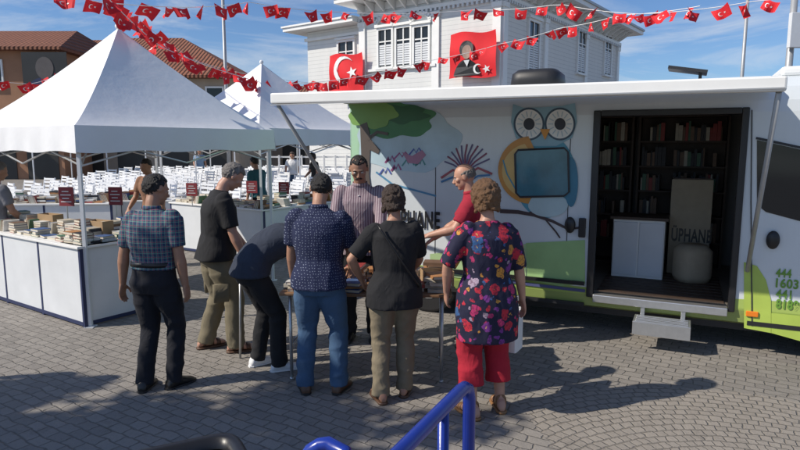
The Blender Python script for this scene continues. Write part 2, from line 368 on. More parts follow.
def person(label,loc,rz,H=1.74,lean=5,hp=10,hyaw=0,wr=(.27,.05,.80),wl=(-.27,.05,.80),er=(.5,-1,-.2),el=(-.5,-1,-.2),
           fr=(.11,.02,8),fl=(-.11,0,-8),skin='skin',shirt='black_cloth',hem=.88,sleeve=.7,girth=1.0,belly=.0,fem=False,
           pants='navy_cloth',pw=1.0,pend=.07,shoes='shoe',shoemat='black_leather',hair='short',hairmat='hair_black',face=False,vox=.0065,gv=.0105,extras=None,group=None,tuck=False,flare=1.0,tilt=0):
    root=empty('person',label,'person',loc,rz,group); k=H/1.74; root.scale=(k,k,k)
    def dv(a): return V((0,math.sin(R(a)),math.cos(R(a))))
    def fv(a): return V((0,math.cos(R(a)),-math.sin(R(a))))
    X=V((1,0,0))
    bal=-math.sin(R(lean))*.16
    fc=(fr[1]+fl[1])/2
    pel=V((tilt*.0009,bal+fc,.94-.03*math.sin(R(abs(lean)))))
    wai=pel+dv(lean*.6)*.13; che=wai+dv(lean*.95)*.20; nec=che+dv(lean*1.1)*.19; shc=che+dv(lean*1.1)*.125
    a2=lean*1.1
    sw=.165 if fem else .185
    tz=math.sin(R(tilt))*sw*.5
    SR=shc+X*sw+V((0,0,tz)); SL=shc-X*sw-V((0,0,tz))
    hu=dv(hp); hm=Matrix.Rotation(R(hyaw),3,hu); hx=hm@X; hf=hm@fv(hp)
    hc=nec+dv((a2+hp)/2)*.075+hu*.095+fv(hp)*.015
    ankR=V((fr[0],fr[1],.085)); ankL=V((fl[0],fl[1],.085)); hipR=pel+V((.088,0,-.03)); hipL=pel+V((-.088,0,-.03))
    kR,ankR=ik(hipR,ankR,.425,.42,(.1,1,0)); kL,ankL=ik(hipL,ankL,.425,.42,(-.1,1,0))
    eR,wR=ik(SR,wr,.285,.25,er); eL,wL=ik(SL,wl,.285,.25,el)
    mb=MB(); g=girth
    def ring(p,a,rx,ry,off=0): return (p+fv(a)*off,X*rx,fv(a)*ry)
    mb.loft([ring(pel-V((0,0,.08)),0,.140*g,.090*g),ring(pel,lean*.3,.142*g,.092*g),ring(wai,lean*.7,.118*g,.085*g),ring(che,lean,.138*g,.092*g),ring(shc,a2,.14,.068),ring(shc+dv(a2)*.04,a2,.08,.055),ring(nec+dv(a2)*.03,a2,.05,.05)],24)
    sc=.9 if fem else 1.0
    mb.limb([nec-dv(a2)*.03,nec+dv((a2+hp)/2)*.06,hc-hu*.03-hf*.01],[.060*sc,.055*sc,.055*sc])
    mb.ell(hc+hu*.022-hf*.012,(hx*.077,hf*.097,hu*.098),20,14)
    mb.ell(hc-hu*.035+hf*.022,(hx*.060,hf*.068,hu*.078),18,12)
    mb.ell(hc-hu*.088+hf*.060,(hx*.026,hf*.026,hu*.022),12,8)
    mb.ell(hc+hu*.024+hf*.078,(hx*.052,hf*.014,hu*.012),12,8)
    mb.cone(hc+hu*.016+hf*.085,hc-hu*.026+hf*.112,.007,.013,10); mb.ell(hc-hu*.028+hf*.104,(hx*.018,hf*.014,hu*.010),12,8)
    mb.ell(hc-hu*.054+hf*.088,(hx*.025,hf*.010,hu*.011),12,8)
    for s_ in (-1,1):
        mb.ell(hc+hx*s_*.042-hu*.012+hf*.06,(hx*.024,hf*.024,hu*.022),10,8)
        mb.ell(hc+hx*s_*.081-hu*.002-hf*.008,(hx*s_*.008+hf*.006,hf*.019,hu*.032),10,8)
    for S,E,W,sd in ((SR,eR,wR,1),(SL,eL,wL,-1)):
        E=V(E);W=V(W); fa=(W-E).normalized()
        q=E+(W-E)*.28
        a_=.95 if fem else 1.05
        S2=S-X*sd*.012-dv(a2)*.012
        mb.limb([S2,S+(E-S)*.4,E,q,W],[.043*a_,.045*a_,.039*a_,.043*a_,.026*a_])
        hang=fa.z<-.75
        nn=V((-sd,0,0)) if hang else V((-.35*sd,0,-1))
        hand(mb,W,fa,nn,1 if sd>0 else -1,.4 if hang else .55)
    for Hh,K,A in ((hipR,kR,ankR),(hipL,kL,ankL)):
        mb.limb([Hh,Hh+(K-Hh)*.3,K,K+(A-K)*.3+V((0,-.012,0)),A],[.070,.070,.050,.054,.036])
    def foot(m2,A,yaw,e=0.0,z0=0.0):
        d=V((math.sin(R(yaw)),math.cos(R(yaw)),0)); sx=V((d.y,-d.x,0)); rg=[]
        for tt,hw,hh in ((-.078,.018,.035),(-.06,.032,.075),(-.01,.036,.105),(.04,.039,.085),(.09,.045,.058),(.135,.046,.042),(.165,.038,.032),(.182,.018,.022)):
            hh+=e; rg.append((V((A.x,A.y,0))+d*tt+V((0,0,z0+hh/2)),sx*(hw+e),V((0,0,hh/2))))
        m2.loft(rg,16,2.4); return d,sx
    if shoes!='shoe':
        foot(mb,ankR,fr[2],0,.02); foot(mb,ankL,fl[2],0,.02)
    else:
        foot(mb,ankR,fr[2],-.006,.008); foot(mb,ankL,fl[2],-.006,.008)
    body=remeshed(mb,'body',M[skin],root,vox,2)
    for A,yw in ((ankR,fr[2]),(ankL,fl[2])):
        m2=MB(); d=V((math.sin(R(yw)),math.cos(R(yw)),0)); sx=V((d.y,-d.x,0)); b0=V((A.x,A.y,0))
        if shoes=='shoe':
            foot(m2,A,yw,.008); m2.cone(A-V((0,0,.03)),A+V((0,0,.015)),.05,.048)
            o=remeshed(m2,'shoe',M[shoemat],root,.008,2)
            m3=MB(); m3.loft([(b0+d*tt+V((0,0,.009)),sx*hw,V((0,0,.009))) for tt,hw in ((-.086,.02),(-.06,.042),(.0,.043),(.09,.054),(.14,.053),(.175,.045),(.196,.018))],12,4); m3.build('sole',M['dark'] if shoemat!='white_shoe' else M['white_shoe'],o)
        else:
            m2.loft([(b0+d*tt+V((0,0,.011)),sx*hw,V((0,0,.011))) for tt,hw in ((-.086,.02),(-.06,.042),(.0,.043),(.09,.053),(.14,.053),(.175,.045),(.196,.018))],12,4)
            for tt,hw,hh,w_ in ((.105,.050,.056,.018),(.05,.045,.086,.012),(-.02,.042,.115,.012)):
                m2.loft([(b0+d*(tt-w_)+V((0,0,.02+hh/2)),sx*hw,V((0,0,hh/2+.004))),(b0+d*(tt+w_)+V((0,0,.02+hh/2-.005)),sx*hw,V((0,0,hh/2+.002)))],16,2.4)
            m2.build('sandal',M[shoemat],root,True)
    mt=MB()
    wz=.02 if not tuck else .12
    mt.loft([ring(pel-V((0,0,.13)),0,.152*g,.098*g),ring(pel-V((0,0,.05)),0,.168*g,.120*g,-.008),ring(pel,lean*.3,.160*g,.114*g),ring(pel+dv(lean*.6)*wz,lean*.6,.150*g,.110*g,belly*.4)],24)
    for Hh,K,A in ((hipR,kR,ankR),(hipL,kL,ankL)):
        tt=1-max(0,(pend-.07))/(K.z-.08) if pend>.07 else 1.0
        En=K+(A-K)*tt+(V((0,0,-.035)) if pend<=.07 else V((0,0,0)))
        mt.limb([Hh,Hh+(K-Hh)*.35],[.090*g,.092*g*min(pw,1.15)],16)
        mt.cone(Hh+(K-Hh)*.35,K,.092*g*min(pw,1.2),.071*pw,16); mt.sph(K,.070*pw)
        mid=K+(En-K)*.45+V((0,-.008,0))
        mt.cone(K,mid,.071*pw,.068*pw,16); mt.sph(mid,.066*pw); mt.cone(mid,En,.068*pw,.064*pw*(1.0 if pw<1.3 else 1.15),16)
    seed=random.random()*50
    def pd(c):
        top=min(1,max(0,(hem-.04-c.z)/.08)) if not tuck else 1
        kz=1+.9*max(0,1-abs(c.z-.48)/.14)+1.2*max(0,1-abs(c.z-.14)/.14)
        r1=1-2*abs(noise.noise(V((c.x*5+seed,c.y*5,c.z*9))))
        r2=noise.noise(V((c.x*9,c.y*9+seed,c.z*3.5)))
        return (.0072*kz*(r1-.6)+.006*r2)*(.15+.85*top)
    remeshed(mt,'trousers',M[pants],root,gv,3,pd)
    if tuck:
        mbt=MB(); mbt.loft([ring(pel+dv(lean*.6)*(wz-.035),lean*.6,.162*g,.121*g,belly*.3),ring(pel+dv(lean*.6)*(wz+.0),lean*.6,.158*g,.119*g,belly*.4)],28); mbt.build('belt',M['black_leather'],root,True)
    ms=MB(); lo=.016; lh=.026 if not tuck else .010
    rg=[]
    if hem<.93:
        nst=max(1,int((.93-hem)/.07))
        for i in range(nst,0,-1):
            q=i/nst; fl_=1+(flare-1)*q
            rg.append(ring(V((pel.x,pel.y-.006,pel.z-(.94-hem)*q)),0,(.176*g+lh)*fl_,(.130*g+lh)*fl_,belly*.5))
    rg.append(ring(pel+dv(lean*.6)*(.02 if hem<.93 else max(.0,hem-.94)),lean*.5,(.166*g+lh),(.120*g+lh),belly*.8))
    chx=.158 if fem else .170
    rg+= [ring(wai,lean*.75,(.145 if not fem else .135)*g+lo,.110*g+lo,belly),ring(wai+dv(lean*.9)*.1,lean*.9,(.157 if not fem else .145)*g+lo,.118*g+lo,belly*.7),
          ring(che,lean,chx*g+lo,.120*g+lo,.008+(.012 if fem else 0)),ring(che+dv(a2)*.075,a2,(chx+.008)*(.5+.5*g)+lo,.107*g+lo,.004),ring(shc+dv(a2)*.012,a2,sw-.003,.088),ring(shc+dv(a2)*.048,a2,sw*.66,.072),ring(nec+dv(a2)*.012,a2,.074,.066)]
    ms.loft(rg,28,2.25)
    for S,E,W in ((SR,eR,wR),(SL,eL,wL)):
        S=V(S);E=V(E);W=V(W)
        ms.sph(S-(X*math.copysign(.014,S.x)),.072)
        if sleeve<=1:
            P_=S+(E-S)*sleeve; ms.cone(S,P_,.071*(.6+.4*g),.064*(.7+.3*g),16)
        else:
            P_=E+(W-E)*(sleeve-1); ms.cone(S,E,.069,.055,16); ms.sph(E,.055); ms.cone(E,P_,.055,.044,16)
    seed2=random.random()*50
    def sd_(c):
        r1=1-2*abs(noise.noise(V((c.x*7+seed2,c.y*7,c.z*4+c.x*3))))
        r2=noise.noise(V((c.x*5,c.y*5+seed2,c.z*7)))
        low=1+1.2*max(0,(1.15-c.z)/.3)*(1 if abs(c.x)<.22 else .3)
        d_=.0060*min(low,2.0)*(r1-.45)+.007*r2
        return max(d_,-.006)
    remeshed(ms,'shirt',M[shirt],root,gv,3,sd_)
    mh=MB(); rnd=random.Random(int(seed*1000)); hcn=hc+hu*.022-hf*.012
    spec={'short':(420,.002,.009,.015),'bald':(200,.001,.008,.012),'curly':(420,.024,.010,.023),'bob':(380,.012,.011,.020),'crop':(420,.000,.008,.012)}[hair]
    cnt=0; tries=0
    while cnt<spec[0] and tries<6000:
        tries+=1
        z=rnd.uniform(-.85,1); w=rnd.uniform(0,2*math.pi); q=math.sqrt(1-z*z); vx,vy=q*math.cos(w),q*math.sin(w)
        fr_line=.42 if hair in('short','crop') else .50
        if vy>.25 and z<fr_line+.25*(vy-.25): continue
        if hair in('short','crop') and z<-.42-.2*max(0,-vy): continue
        if hair in('short','crop','bald') and vy>-.1 and z<.0: continue
        if hair=='bald' and (z>.28 or z<-.45): continue
        if hair in('curly','bob') and vy>.1 and z<-.25: continue
        r_=rnd.uniform(spec[2],spec[3]); o_=spec[1]+rnd.uniform(-.005,.006)
        p=hcn+hx*vx*(.077+o_)+hf*vy*(.097+o_)+hu*z*(.098+o_)
        mh.sph(p-(p-hcn).normalized()*r_*.5,r_,8,6); cnt+=1
    if hair not in('bald',):
        mh.ell(hcn-hf*.014+hu*.004,(hx*.0775,hf*.090,hu*.0975),18,12)
    if hair in('bob',):
        mh.ell(hcn-hf*.045-hu*.05,(hx*.075,hf*.055,hu*.075),14,10)
    if hair=='bob' or hair=='curly':
        for i in range(80):
            w=rnd.uniform(math.pi*1.0,math.pi*2.0); mh.sph(hcn+hx*math.cos(w)*.084+hf*(math.sin(w)*.085)-hu*rnd.uniform(.03,.115),rnd.uniform(.010,.020),8,6)
    remeshed(mh,'hair',M[hairmat],root,.0055 if vox<.01 else .012,1,lambda c:.005*noise.noise(c*70))
    if face:
        for s_ in(-1,1):
            e=MB(); e.sph(hc+hx*s_*.031+hu*.006+hf*.0775,.0125); eo=e.build('eye',M['eye_white'],root,True)
            i_=MB(); i_.sph(hc+hx*s_*.031+hu*.006+hf*.086,.0060); i_.build('iris',M['eye_dark'],eo,True)
            b_=MB(); b_.ell(hc+hx*s_*.032+hu*.027+hf*.089,(hx*.02,hf*.006,hu*.0045),10,6); b_.build('eyebrow',M[hairmat],root,True)
        lp=MB(); lp.ell(hc-hu*.054+hf*.094,(hx*.022,hf*.006,hu*.007),10,6); lp.build('mouth',M['lips'],root,True)
    if extras: extras(root,dict(hc=hc,hx=hx,hf=hf,hu=hu,wR=wR,wL=wL,eR=eR,eL=eL,shc=shc,pel=pel,SR=SR,SL=SL,che=che,wai=wai,X=X,fv=fv,dv=dv,a2=a2,g=g,nec=nec))
    return root
def gp(px,py): 
    p=gnd(px,py); return (p.x,p.y,0)
def wear_glasses_on_head(root,k):
    m=MB(); hc,hx,hf,hu=k['hc'],k['hx'],k['hf'],k['hu']
    for s_ in(-1,1):
        m.ell(hc+hx*s_*.035+hf*.058+hu*.112,(hx*.028,hf*.010,hu*.018),12,8); m.tube([hc+hx*s_*.064+hf*.05+hu*.105,hc+hx*s_*.092+hu*.075,hc+hx*s_*.094-hf*.05+hu*.03],.004,6)
    m.build('sunglasses',M['black_plastic'],root,True)
def collar(mat):
    def f(root,k):
        m=MB(); c=k['shc']+k['dv'](k['a2'])*.072
        rg=[(c,k['X']*.076,k['fv'](k['a2'])*.068),(c+k['dv'](k['a2'])*.030,k['X']*.068,k['fv'](k['a2'])*.062)]
        m.loft(rg,20,2,False); o=m.build('collar',M[mat],root,True); s=o.modifiers.new('s','SOLIDIFY'); s.thickness=.007
    return f
def moustache(root,k):
    m=MB(); hc,hx,hf,hu=k['hc'],k['hx'],k['hf'],k['hu']
    for s_ in(-1,1): m.ell(hc+hx*s_*.014-hu*.043+hf*.098,(hx*.019+hu*-.004*s_,hf*.008,hu*.008),10,8)
    m.build('moustache',M['hair_black'],root,True)
    collar('stripe')(root,k)
    pl=MB(); fz=k['fv'](k['a2'])
    for i in range(6):
        q=i/5; c=(k['shc']*(1-q)+k['pel']*q)+fz*(.10+.045*math.sin(q*2.6)); pl.sph(c,.007,8,6)
    pl.build('shirt_buttons',M['white_shoe'],root,True)
def strap(root,k):
    m=MB(); pts=[]
    for i in range(13):
        q=i/12; pts.append(k['SL']*(1-q)+(k['pel']+V((.19,0,.02)))*q+V((.03*(1-q),-.152*k['g']*math.sin(math.pi*min(1,max(0,.10+.85*q)))**.35,.065*(1-q))))
    m.tube(pts,.008,6); m.build('bag_strap',M['black_leather'],root,True)
def pockets(root,k):
    for s_ in(-1,1):
        m=MB(); m.loft([((s_*.205,-.01,.50),(.018,0,0),(0,.065,0)),((s_*.215,-.01,.56),(.022,0,0),(0,.07,0)),((s_*.205,-.01,.66),(.018,0,0),(0,.068,0))],14,4); m.build('cargo_pocket',M['khaki_d'],root,True)
person('man in plaid shirt and black trousers seen from behind, leftmost of the group',gp(159,389),R(-14),1.74,3,22,-25,
       wr=(.27,.04,.83),wl=(-.29,.0,.82),shirt='plaid',hem=1.0,tuck=True,sleeve=.80,girth=1.12,belly=.02,pants='navy_cloth',pw=1.05,shoes='shoe',shoemat='black_leather',hair='short',hairmat='hair_black',skin='skin2',fr=(.10,.07,20),fl=(-.10,-.04,-16),extras=collar('plaid'),tilt=6)
person('tall grey haired man in black t-shirt, khaki cargo trousers and sandals',gp(220,350),R(-62),1.84,10,42,0,
       wr=(.24,.20,.86),wl=(-.2,.30,.92),shirt='black_cloth',hem=.86,sleeve=.85,girth=1.14,belly=.03,pants='khaki_d',pw=1.22,shoes='sandal',shoemat='brown_leather',hair='short',hairmat='hair_grey',skin='skin3',face=True,fr=(.12,.12,8),fl=(-.12,-.10,-8),extras=pockets)
person('person bending low over the table in slate top, black trousers and white shoes',gp(269,368),R(-58),1.76,60,85,0,
       wr=(.16,.68,.72),wl=(-.18,.64,.72),er=(.6,-.2,.2),el=(-.6,-.2,.2),shirt='slate',hem=.88,sleeve=1.8,girth=1.06,pants='black_cloth',pw=1.05,shoes='shoe',shoemat='white_shoe',hair='short',hairmat='hair_brown',fr=(.11,.06,8),fl=(-.12,-.06,-10))
person('man in navy dotted short sleeved shirt, jeans and brown shoes, sunglasses on head',gp(322,391),R(-4),1.76,8,30,14,
       wr=(.20,.30,.95),wl=(-.26,.18,.86),shirt='polka',hem=.86,sleeve=.80,girth=1.10,belly=.03,pants='denim',pw=1.10,shoes='shoe',shoemat='brown_leather',hair='short',hairmat='hair_black',skin='skin',fr=(.14,.0,14),fl=(-.13,-.02,-20),
       extras=lambda r,k:(wear_glasses_on_head(r,k),collar('polka')(r,k)),tilt=-5)
pE=at(362,300,5.95)
person('tall moustached man in pink grey striped shirt facing the camera behind the table',(pE.x,5.95,0),R(176),1.88,10,24,6,
       wr=(.22,.38,.93),wl=(-.20,.40,.93),shirt='stripe',hem=.82,sleeve=1.6,girth=1.12,belly=.02,pants='black_cloth',shoes='shoe',hair='crop',hairmat='hair_black',skin='skin2',face=True,extras=moustache)
person('woman in plain black t-shirt, khaki trousers and sandals with shoulder strap',gp(394,398),R(4),1.66,6,20,-10,
       wr=(.17,.33,1.0),wl=(-.26,.14,.97),el=(-1,-.6,-.2),shirt='black_cloth',hem=.79,flare=1.03,sleeve=.85,girth=1.12,belly=.02,fem=True,pants='khaki',pw=1.10,shoes='sandal',shoemat='brown_leather',hair='bob',hairmat='hair_brown',skin='skin',fr=(.09,.06,12),fl=(-.11,-.06,-16),extras=strap,tilt=6)
pG=at(477,300,5.75)
person('bald older man in crimson shirt in profile beside the van, arm held out',(pG.x,5.75,0),R(82),1.80,12,18,0,
       wr=(.16,.42,1.0),wl=(-.22,.44,1.08),shirt='redshirt',hem=.86,sleeve=.78,girth=1.08,belly=.04,pants='navy_cloth',shoes='shoe',hair='bald',hairmat='hair_grey',skin='skin3',face=True,extras=collar('redshirt'))
person('woman in dark floral tunic and red cropped trousers, rightmost of the group',gp(486,414),R(14),1.70,4,14,-6,
       wr=(.30,.04,.83),wl=(-.27,.16,.92),el=(-1,-.5,0),shirt='floral',hem=.60,flare=1.02,sleeve=1.0,girth=1.15,belly=.03,fem=True,pants='redpants',pw=1.36,pend=.22,shoes='sandal',shoemat='tan_leather',hair='curly',hairmat='hair_auburn',skin='skin3',fr=(.13,.04,10),fl=(-.12,-.02,-14),tilt=-6)
far=[('person in grey polo at the far left edge of the near stall',2,7.6,-30,'grey_cloth','navy_cloth','short','hair_grey',1.75),
 ('person in brown shirt standing under the near tent, behind the plaid shirt man',158,9.6,160,'tan','navy_cloth','short','hair_black',1.74),
 ('person in dark teal shirt browsing the second stall near the tall man',262,12.6,60,'c_teal','black_cloth','short','hair_black',1.7),
 ('person in grey blue shirt beyond the white chairs',206,27,200,'c_lblue','khaki','short','hair_grey',1.74),
 ('person in white top near the far white fence',296,22,180,'white_shoe','denim','bob','hair_brown',1.66),
 ('person in black top and trousers far off among the right hand chairs',318,19,120,'black_cloth','black_cloth','bob','hair_black',1.68)]
for lb,px,Y,rz,sh,pa,ha,hm_,hh in far:
    p=at(px,300,Y); person(lb,(p.x,Y,0),R(rz),hh,6,18,0,wr=(.22,.28,.95),wl=(-.26,.08,.82),shirt=sh,pants=pa,hair=ha,hairmat=hm_,face=False,vox=.013,gv=.018)
person('person in navy top added unseen left of the frame to cast a shadow, nearer of two',(-3.55,3.55,0),R(-60),1.76,4,10,0,shirt='navy_cloth',pants='khaki',hair='short',vox=.013,gv=.018)  # unseen figure added so its shadow falls on the left foreground
person('person in tan top added unseen left of the frame to cast a shadow, farther of two',(-4.45,4.35,0),R(-80),1.70,4,10,0,shirt='tan',pants='navy_cloth',hair='short',vox=.013,gv=.018)  # second out-of-frame figure, added for the shadow it throws
# ------------------------------------------------------------------ ground
m=MB(); m.add([(-400,-30,0),(400,-30,0),(400,900,0),(-400,900,0)],[(0,1,2,3)]); tag(m.build('ground',M['ground']),kind='structure')
# ------------------------------------------------------------------ van
VA=V((3.2,5.48,0)); VR=-math.atan2(.432,.902)
def vp(px,py,off=0.0): 
    return onplane(px,py,VA,VR,1,-off)
van=empty('library_van','large white and green library van with open side door and extended awning','van',VA,VR)
Wd=2.25
DX=vp(743,200).x
prof=[(.10,.27),(.03,.30),(0,.44),(0,2.26),(.012,2.36),(.06,2.48),(.16,2.565),(.35,2.60),(1.1,2.63)]
prof=prof+[(Wd-y,z) for y,z in reversed(prof[:-1])]
rings=[(-4.34,.30),(-4.31,.17),(-4.24,.08),(-4.12,.02),(-4.0,0),(-1.36,0),(DX-.02,0),(1.15,0),(1.5,.03),(2.0,.10),(2.25,.22),(2.32,.4)]
mb=MB(); vs=[];n=len(prof)
for x,ins in rings:
    for y,z in prof:
        yy=min(max(y,ins),Wd-ins) if ins else y
        zz=z if z<1 else z-ins*.9
        fx=x
        if x>1.2 and z>1.3: fx=x-(z-1.3)*.55*min(1,(x-1.15))
        vs.append((fx,yy,zz))
fs=[]
for j in range(len(rings)-1):
    for i in range(n-1):
        if rings[j][0]==-1.36 and i==2: continue
        fs.append((j*n+i,j*n+i+1,(j+1)*n+i+1,(j+1)*n+i))
fs.append(tuple(range(n))); fs.append(tuple(range((len(rings)-1)*n,len(rings)*n)))
mb.add(vs,fs); mb.build('van_body',M['van'],van)
m=MB(); m.b2((-4.0,.12,.20),(2.0,Wd-.12,.27)); m.build('chassis',M['dark'],van)
def plate(name,pts,col,off=.004,rough=.4):
    P=[vp(*q,off) for q in pts]
    m=MB(); m.prism(P,(0,.002,0))
    key='paint_%s'%('_'.join('%02d'%int(c*100) for c in col))
    if key not in M: M[key]=pm(key,col,rough,.22,3,0)
    return m.build(name,M[key],van)
def blob(cx,cy,rx,ry,n=28,a0=0,a1=360,wob=0,seed=1):
    rn=random.Random(seed); ph=[rn.uniform(0,6.28) for _ in range(3)]
    return [(cx+rx*(1+wob*math.sin(5*w+ph[0])+wob*.6*math.sin(9*w+ph[1]))*math.cos(w),cy+ry*(1+wob*math.sin(5*w+ph[0])+wob*.6*math.sin(9*w+ph[1]))*math.sin(w)) for w in [R(a0+(a1-a0)*i/(n if a1-a0==360 else n-1)) for i in range(n)]]
def line(name,pts,w,col,off=.006):
    L_=[];Rr=[]
    for i,(x,y) in enumerate(pts):
        a=pts[max(0,i-1)];b=pts[min(len(pts)-1,i+1)]; dx,dy=b[0]-a[0],b[1]-a[1]; l=math.hypot(dx,dy) or 1
        ww=w if not callable(w) else w(i/(len(pts)-1))
        L_.append((x-dy/l*ww/2,y+dx/l*ww/2)); Rr.append((x+dy/l*ww/2,y-dx/l*ww/2))
    return plate(name,L_+Rr[::-1],col,off)
plate('sky_graphic',blob(408,140,52,32,40,wob=.05,seed=3),(.46,.60,.67),.004)
plate('tree_foliage_graphic',blob(396,120,38,18,60,wob=.09,seed=5),(.06,.22,.09),.007)
plate('tree_foliage_graphic',blob(402,114,26,9,50,wob=.12,seed=15),(.03,.13,.06),.010)
plate('tree_foliage_graphic',blob(372,113,24,15,50,wob=.1,seed=8),(.20,.38,.10),.012)
plate('tree_trunk_graphic',[(360,125),(367,122),(371,140),(380,150),(378,154),(370,150),(369,175),(374,215),(358,215),(362,175),(361,150)],(.10,.08,.07),.014)
line('tree_branch_graphic',[(367,140),(377,132),(388,134)],3,(.10,.08,.07),.016)
for i,(x,y,s_) in enumerate([(402,156,8),(416,152,7),(408,163,6),(396,168,5),(385,172,6),(420,163,5),(390,160,5)]):
    line('doodle',[(x-s_,y+3),(x-s_*.3,y-3),(x,y+1),(x+s_*.4,y-4),(x+s_,y+2)],1.6,[(.35,.10,.25),(.08,.12,.4),(.1,.3,.3)][i%3],.0075)
plate('bird_graphic',[(402,152),(412,156),(422,150),(426,155),(418,164),(408,163)],(.42,.20,.30),.009)
for i in range(11):
    a=R(205+i*13); line('book_page_graphic',[(465,172),(465+13*math.cos(a),172+17*math.sin(a)),(465+25*math.cos(a)+2,172+31*math.sin(a)*(.8+.02*i))],1.6,(.22,.05,.10) if i%2 else (.12,.10,.20),.007)
plate('book_page_graphic',[(443,176),(452,170),(465,174),(478,168),(490,172),(478,175),(465,181),(453,177)],(.62,.60,.55),.009)
line('book_page_graphic',[(441,178),(453,170),(465,176),(478,168),(492,174)],2.4,(.35,.08,.10),.011)
line('book_page_graphic',[(441,182),(453,177),(465,183),(478,176),(490,175)],2.0,(.06,.2,.4),.013)
line('hill_graphic',[(376,172),(392,184),(410,189),(436,196)],1.8,(.10,.28,.45),.007)
plate('owl_head_graphic',[(513,104),(524,108),(544,107),(562,106),(575,103),(577,122),(572,138),(556,146),(530,146),(516,138),(511,122)],(.25,.42,.50),.010)
plate('owl_body_graphic',blob(545,176,31,42,40),(.10,.33,.43),.007)
plate('owl_belly_graphic',blob(548,205,20,12,40),(.45,.58,.60),.013)
def ringarc(cx,cy,rx,ry,t0,t1,k):
    o=[(cx+rx*math.cos(R(a)),cy+ry*math.sin(R(a))) for a in range(t0,t1+1,8)]
    i_=[(cx+rx*k*math.cos(R(a))+rx*(1-k)*.35,cy+ry*k*1.02*math.sin(R(a))) for a in range(t1,t0-1,-8)]
    return o+i_
plate('owl_wing_graphic',ringarc(532,170,34,34,96,264,.52),(.58,.27,.06),.016)
plate('owl_wing_graphic',ringarc(532,171,30,28,104,256,.66),(.68,.45,.16),.019)
line('owl_feather_graphic',[(503,160),(507,174),(516,190)],1.4,(.10,.28,.36),.022)
plate('owl_wing_tip_graphic',blob(571,182,7,25,30),(.05,.20,.30),.016)
for cx in (529,560):
    plate('owl_eye_ring_graphic',blob(cx,124,15.5,16.5,32),(.04,.08,.12),.013)
    plate('owl_eye_graphic',blob(cx,124,13.5,14.5,32),(.80,.80,.76),.016)
    for i in range(14):
        a=R(i*360/14); line('owl_eye_ray_graphic',[(cx+7*math.cos(a),124+7.5*math.sin(a)),(cx+12*math.cos(a),124+12.8*math.sin(a))],1.0,(.45,.55,.60),.019)
    plate('owl_pupil_graphic',blob(cx,124,5.5,6,24),(.02,.02,.03),.022)
plate('owl_beak_graphic',[(540,129),(550,129),(545,140)],(.65,.28,.04),.025)
fr_=[(518,150),(564,148),(568,152),(569,192),(564,196),(520,197),(516,193),(515,154)]
M['film']=pm('tinted_window_film',(.07,.20,.26),.12,.5,3,0)
m=MB(); m.prism([vp(*q,.027) for q in fr_],(0,.002,0)); m.build('window_film',M['film'],van)
line('window_seal',fr_+[fr_[0],fr_[1]],2.0,(.02,.02,.025),.030)
plate('green_field_graphic',[(526,243),(585,240),(585,284),(560,286),(527,280)],(.33,.52,.22),.007)
plate('green_field_graphic',[(430,254),(480,249),(526,244),(526,282),(480,280),(430,275)],(.40,.55,.28),.009)
line('purple_band',[(350,262),(400,266),(440,270),(527,284),(585,291)],3,(.08,.09,.20),.014)
line('twig_graphic',[(500,211),(518,212),(534,215),(552,221),(568,229),(586,227)],lambda q:4.2-2.2*q,(.07,.05,.05),.010)
line('twig_graphic',[(528,214),(540,207),(554,209)],2.0,(.07,.05,.05),.012)
line('twig_graphic',[(545,219),(556,232),(560,238)],1.6,(.07,.05,.05),.0135)
plate('green_field_graphic',[(744,262),(757,266),(766,280),(771,300),(771,333),(744,328)],(.42,.55,.10),.006)
plate('green_field_graphic',[(771.3,313),(832,319),(832,350),(771.3,333)],(.42,.55,.10),.006)
def textmesh(s_,mat,name,parent,A,U,W_,size_u,size_w,nrm,bold=.015):
    cu=bpy.data.curves.new(name,'FONT'); cu.body=s_; cu.extrude=.001; cu.size=1; cu.offset=bold; cu.space_character=1.08
    o=bpy.data.objects.new(name,cu); C.objects.link(o); dg=bpy.context.evaluated_depsgraph_get(); dg.update()
    me=bpy.data.meshes.new_from_object(o.evaluated_get(dg)); bpy.data.objects.remove(o)
    xs=[v.co.x for v in me.vertices]; ys=[v.co.y for v in me.vertices]; x0,x1,y0,y1=min(xs),max(xs),min(ys),max(ys)
    for v in me.vertices: v.co=V(A)+V(U)*((v.co.x-x0)/(x1-x0)*size_u)+V(W_)*((v.co.y-y0)/(y1-y0)*size_w)+V(nrm)*v.co.z
    me.materials.clear(); me.materials.append(mat)
    o=bpy.data.objects.new(name,me); C.objects.link(o); o.parent=parent; return o
def text(s_,px0,py0,px1,py1,mat,name,off=.012,bold=.015):
    a=vp(px0,py0,off); b=vp(px1,py1,off); return textmesh(s_,mat,name,van,(a.x,-off,a.z),(1,0,0),(0,0,1),b.x-a.x,b.z-a.z,(0,-1,0),bold)
text('KÜTÜPHANE',370,225,440,208,M['black_plastic'],'lettering',.016,.025)
M['ink']=pm('green_lettering_paint',(.14,.30,.04),.5,.05,4,0)
for s_,y_,x1_ in (('444',277,792),('1603',287.5,799),('441',298,792),('8189',308.5,799)):
    text(s_,775.5,y_,x1_,y_-7.6,M['ink'],'lettering',.008,.03)
for xx in (-3.1,-1.62):
    m=MB(); m.b2((xx-.004,-.003,.5),(xx+.004,.0,2.3)); m.build('panel_seam',M['dark'],van)
m=MB(); 
m.b2((-1.40,-.03,.40),(-1.33,.03,2.30)); m.b2((DX-.06,-.03,.40),(DX,.03,2.30)); m.b2((-1.33,-.03,2.24),(DX-.06,.03,2.30)); m.build('door_frame',M['black_plastic'],van,bevel=.01)
m=MB(); m.b2((-1.33,-.06,.36),(DX-.06,.05,.44)); m.build('door_sill',M['alu'],van,bevel=.008)
m=MB(); m.b2((-2.9,-.045,.52),(-1.42,-.025,.56)); m.build('sliding_rail',M['black_plastic'],van)
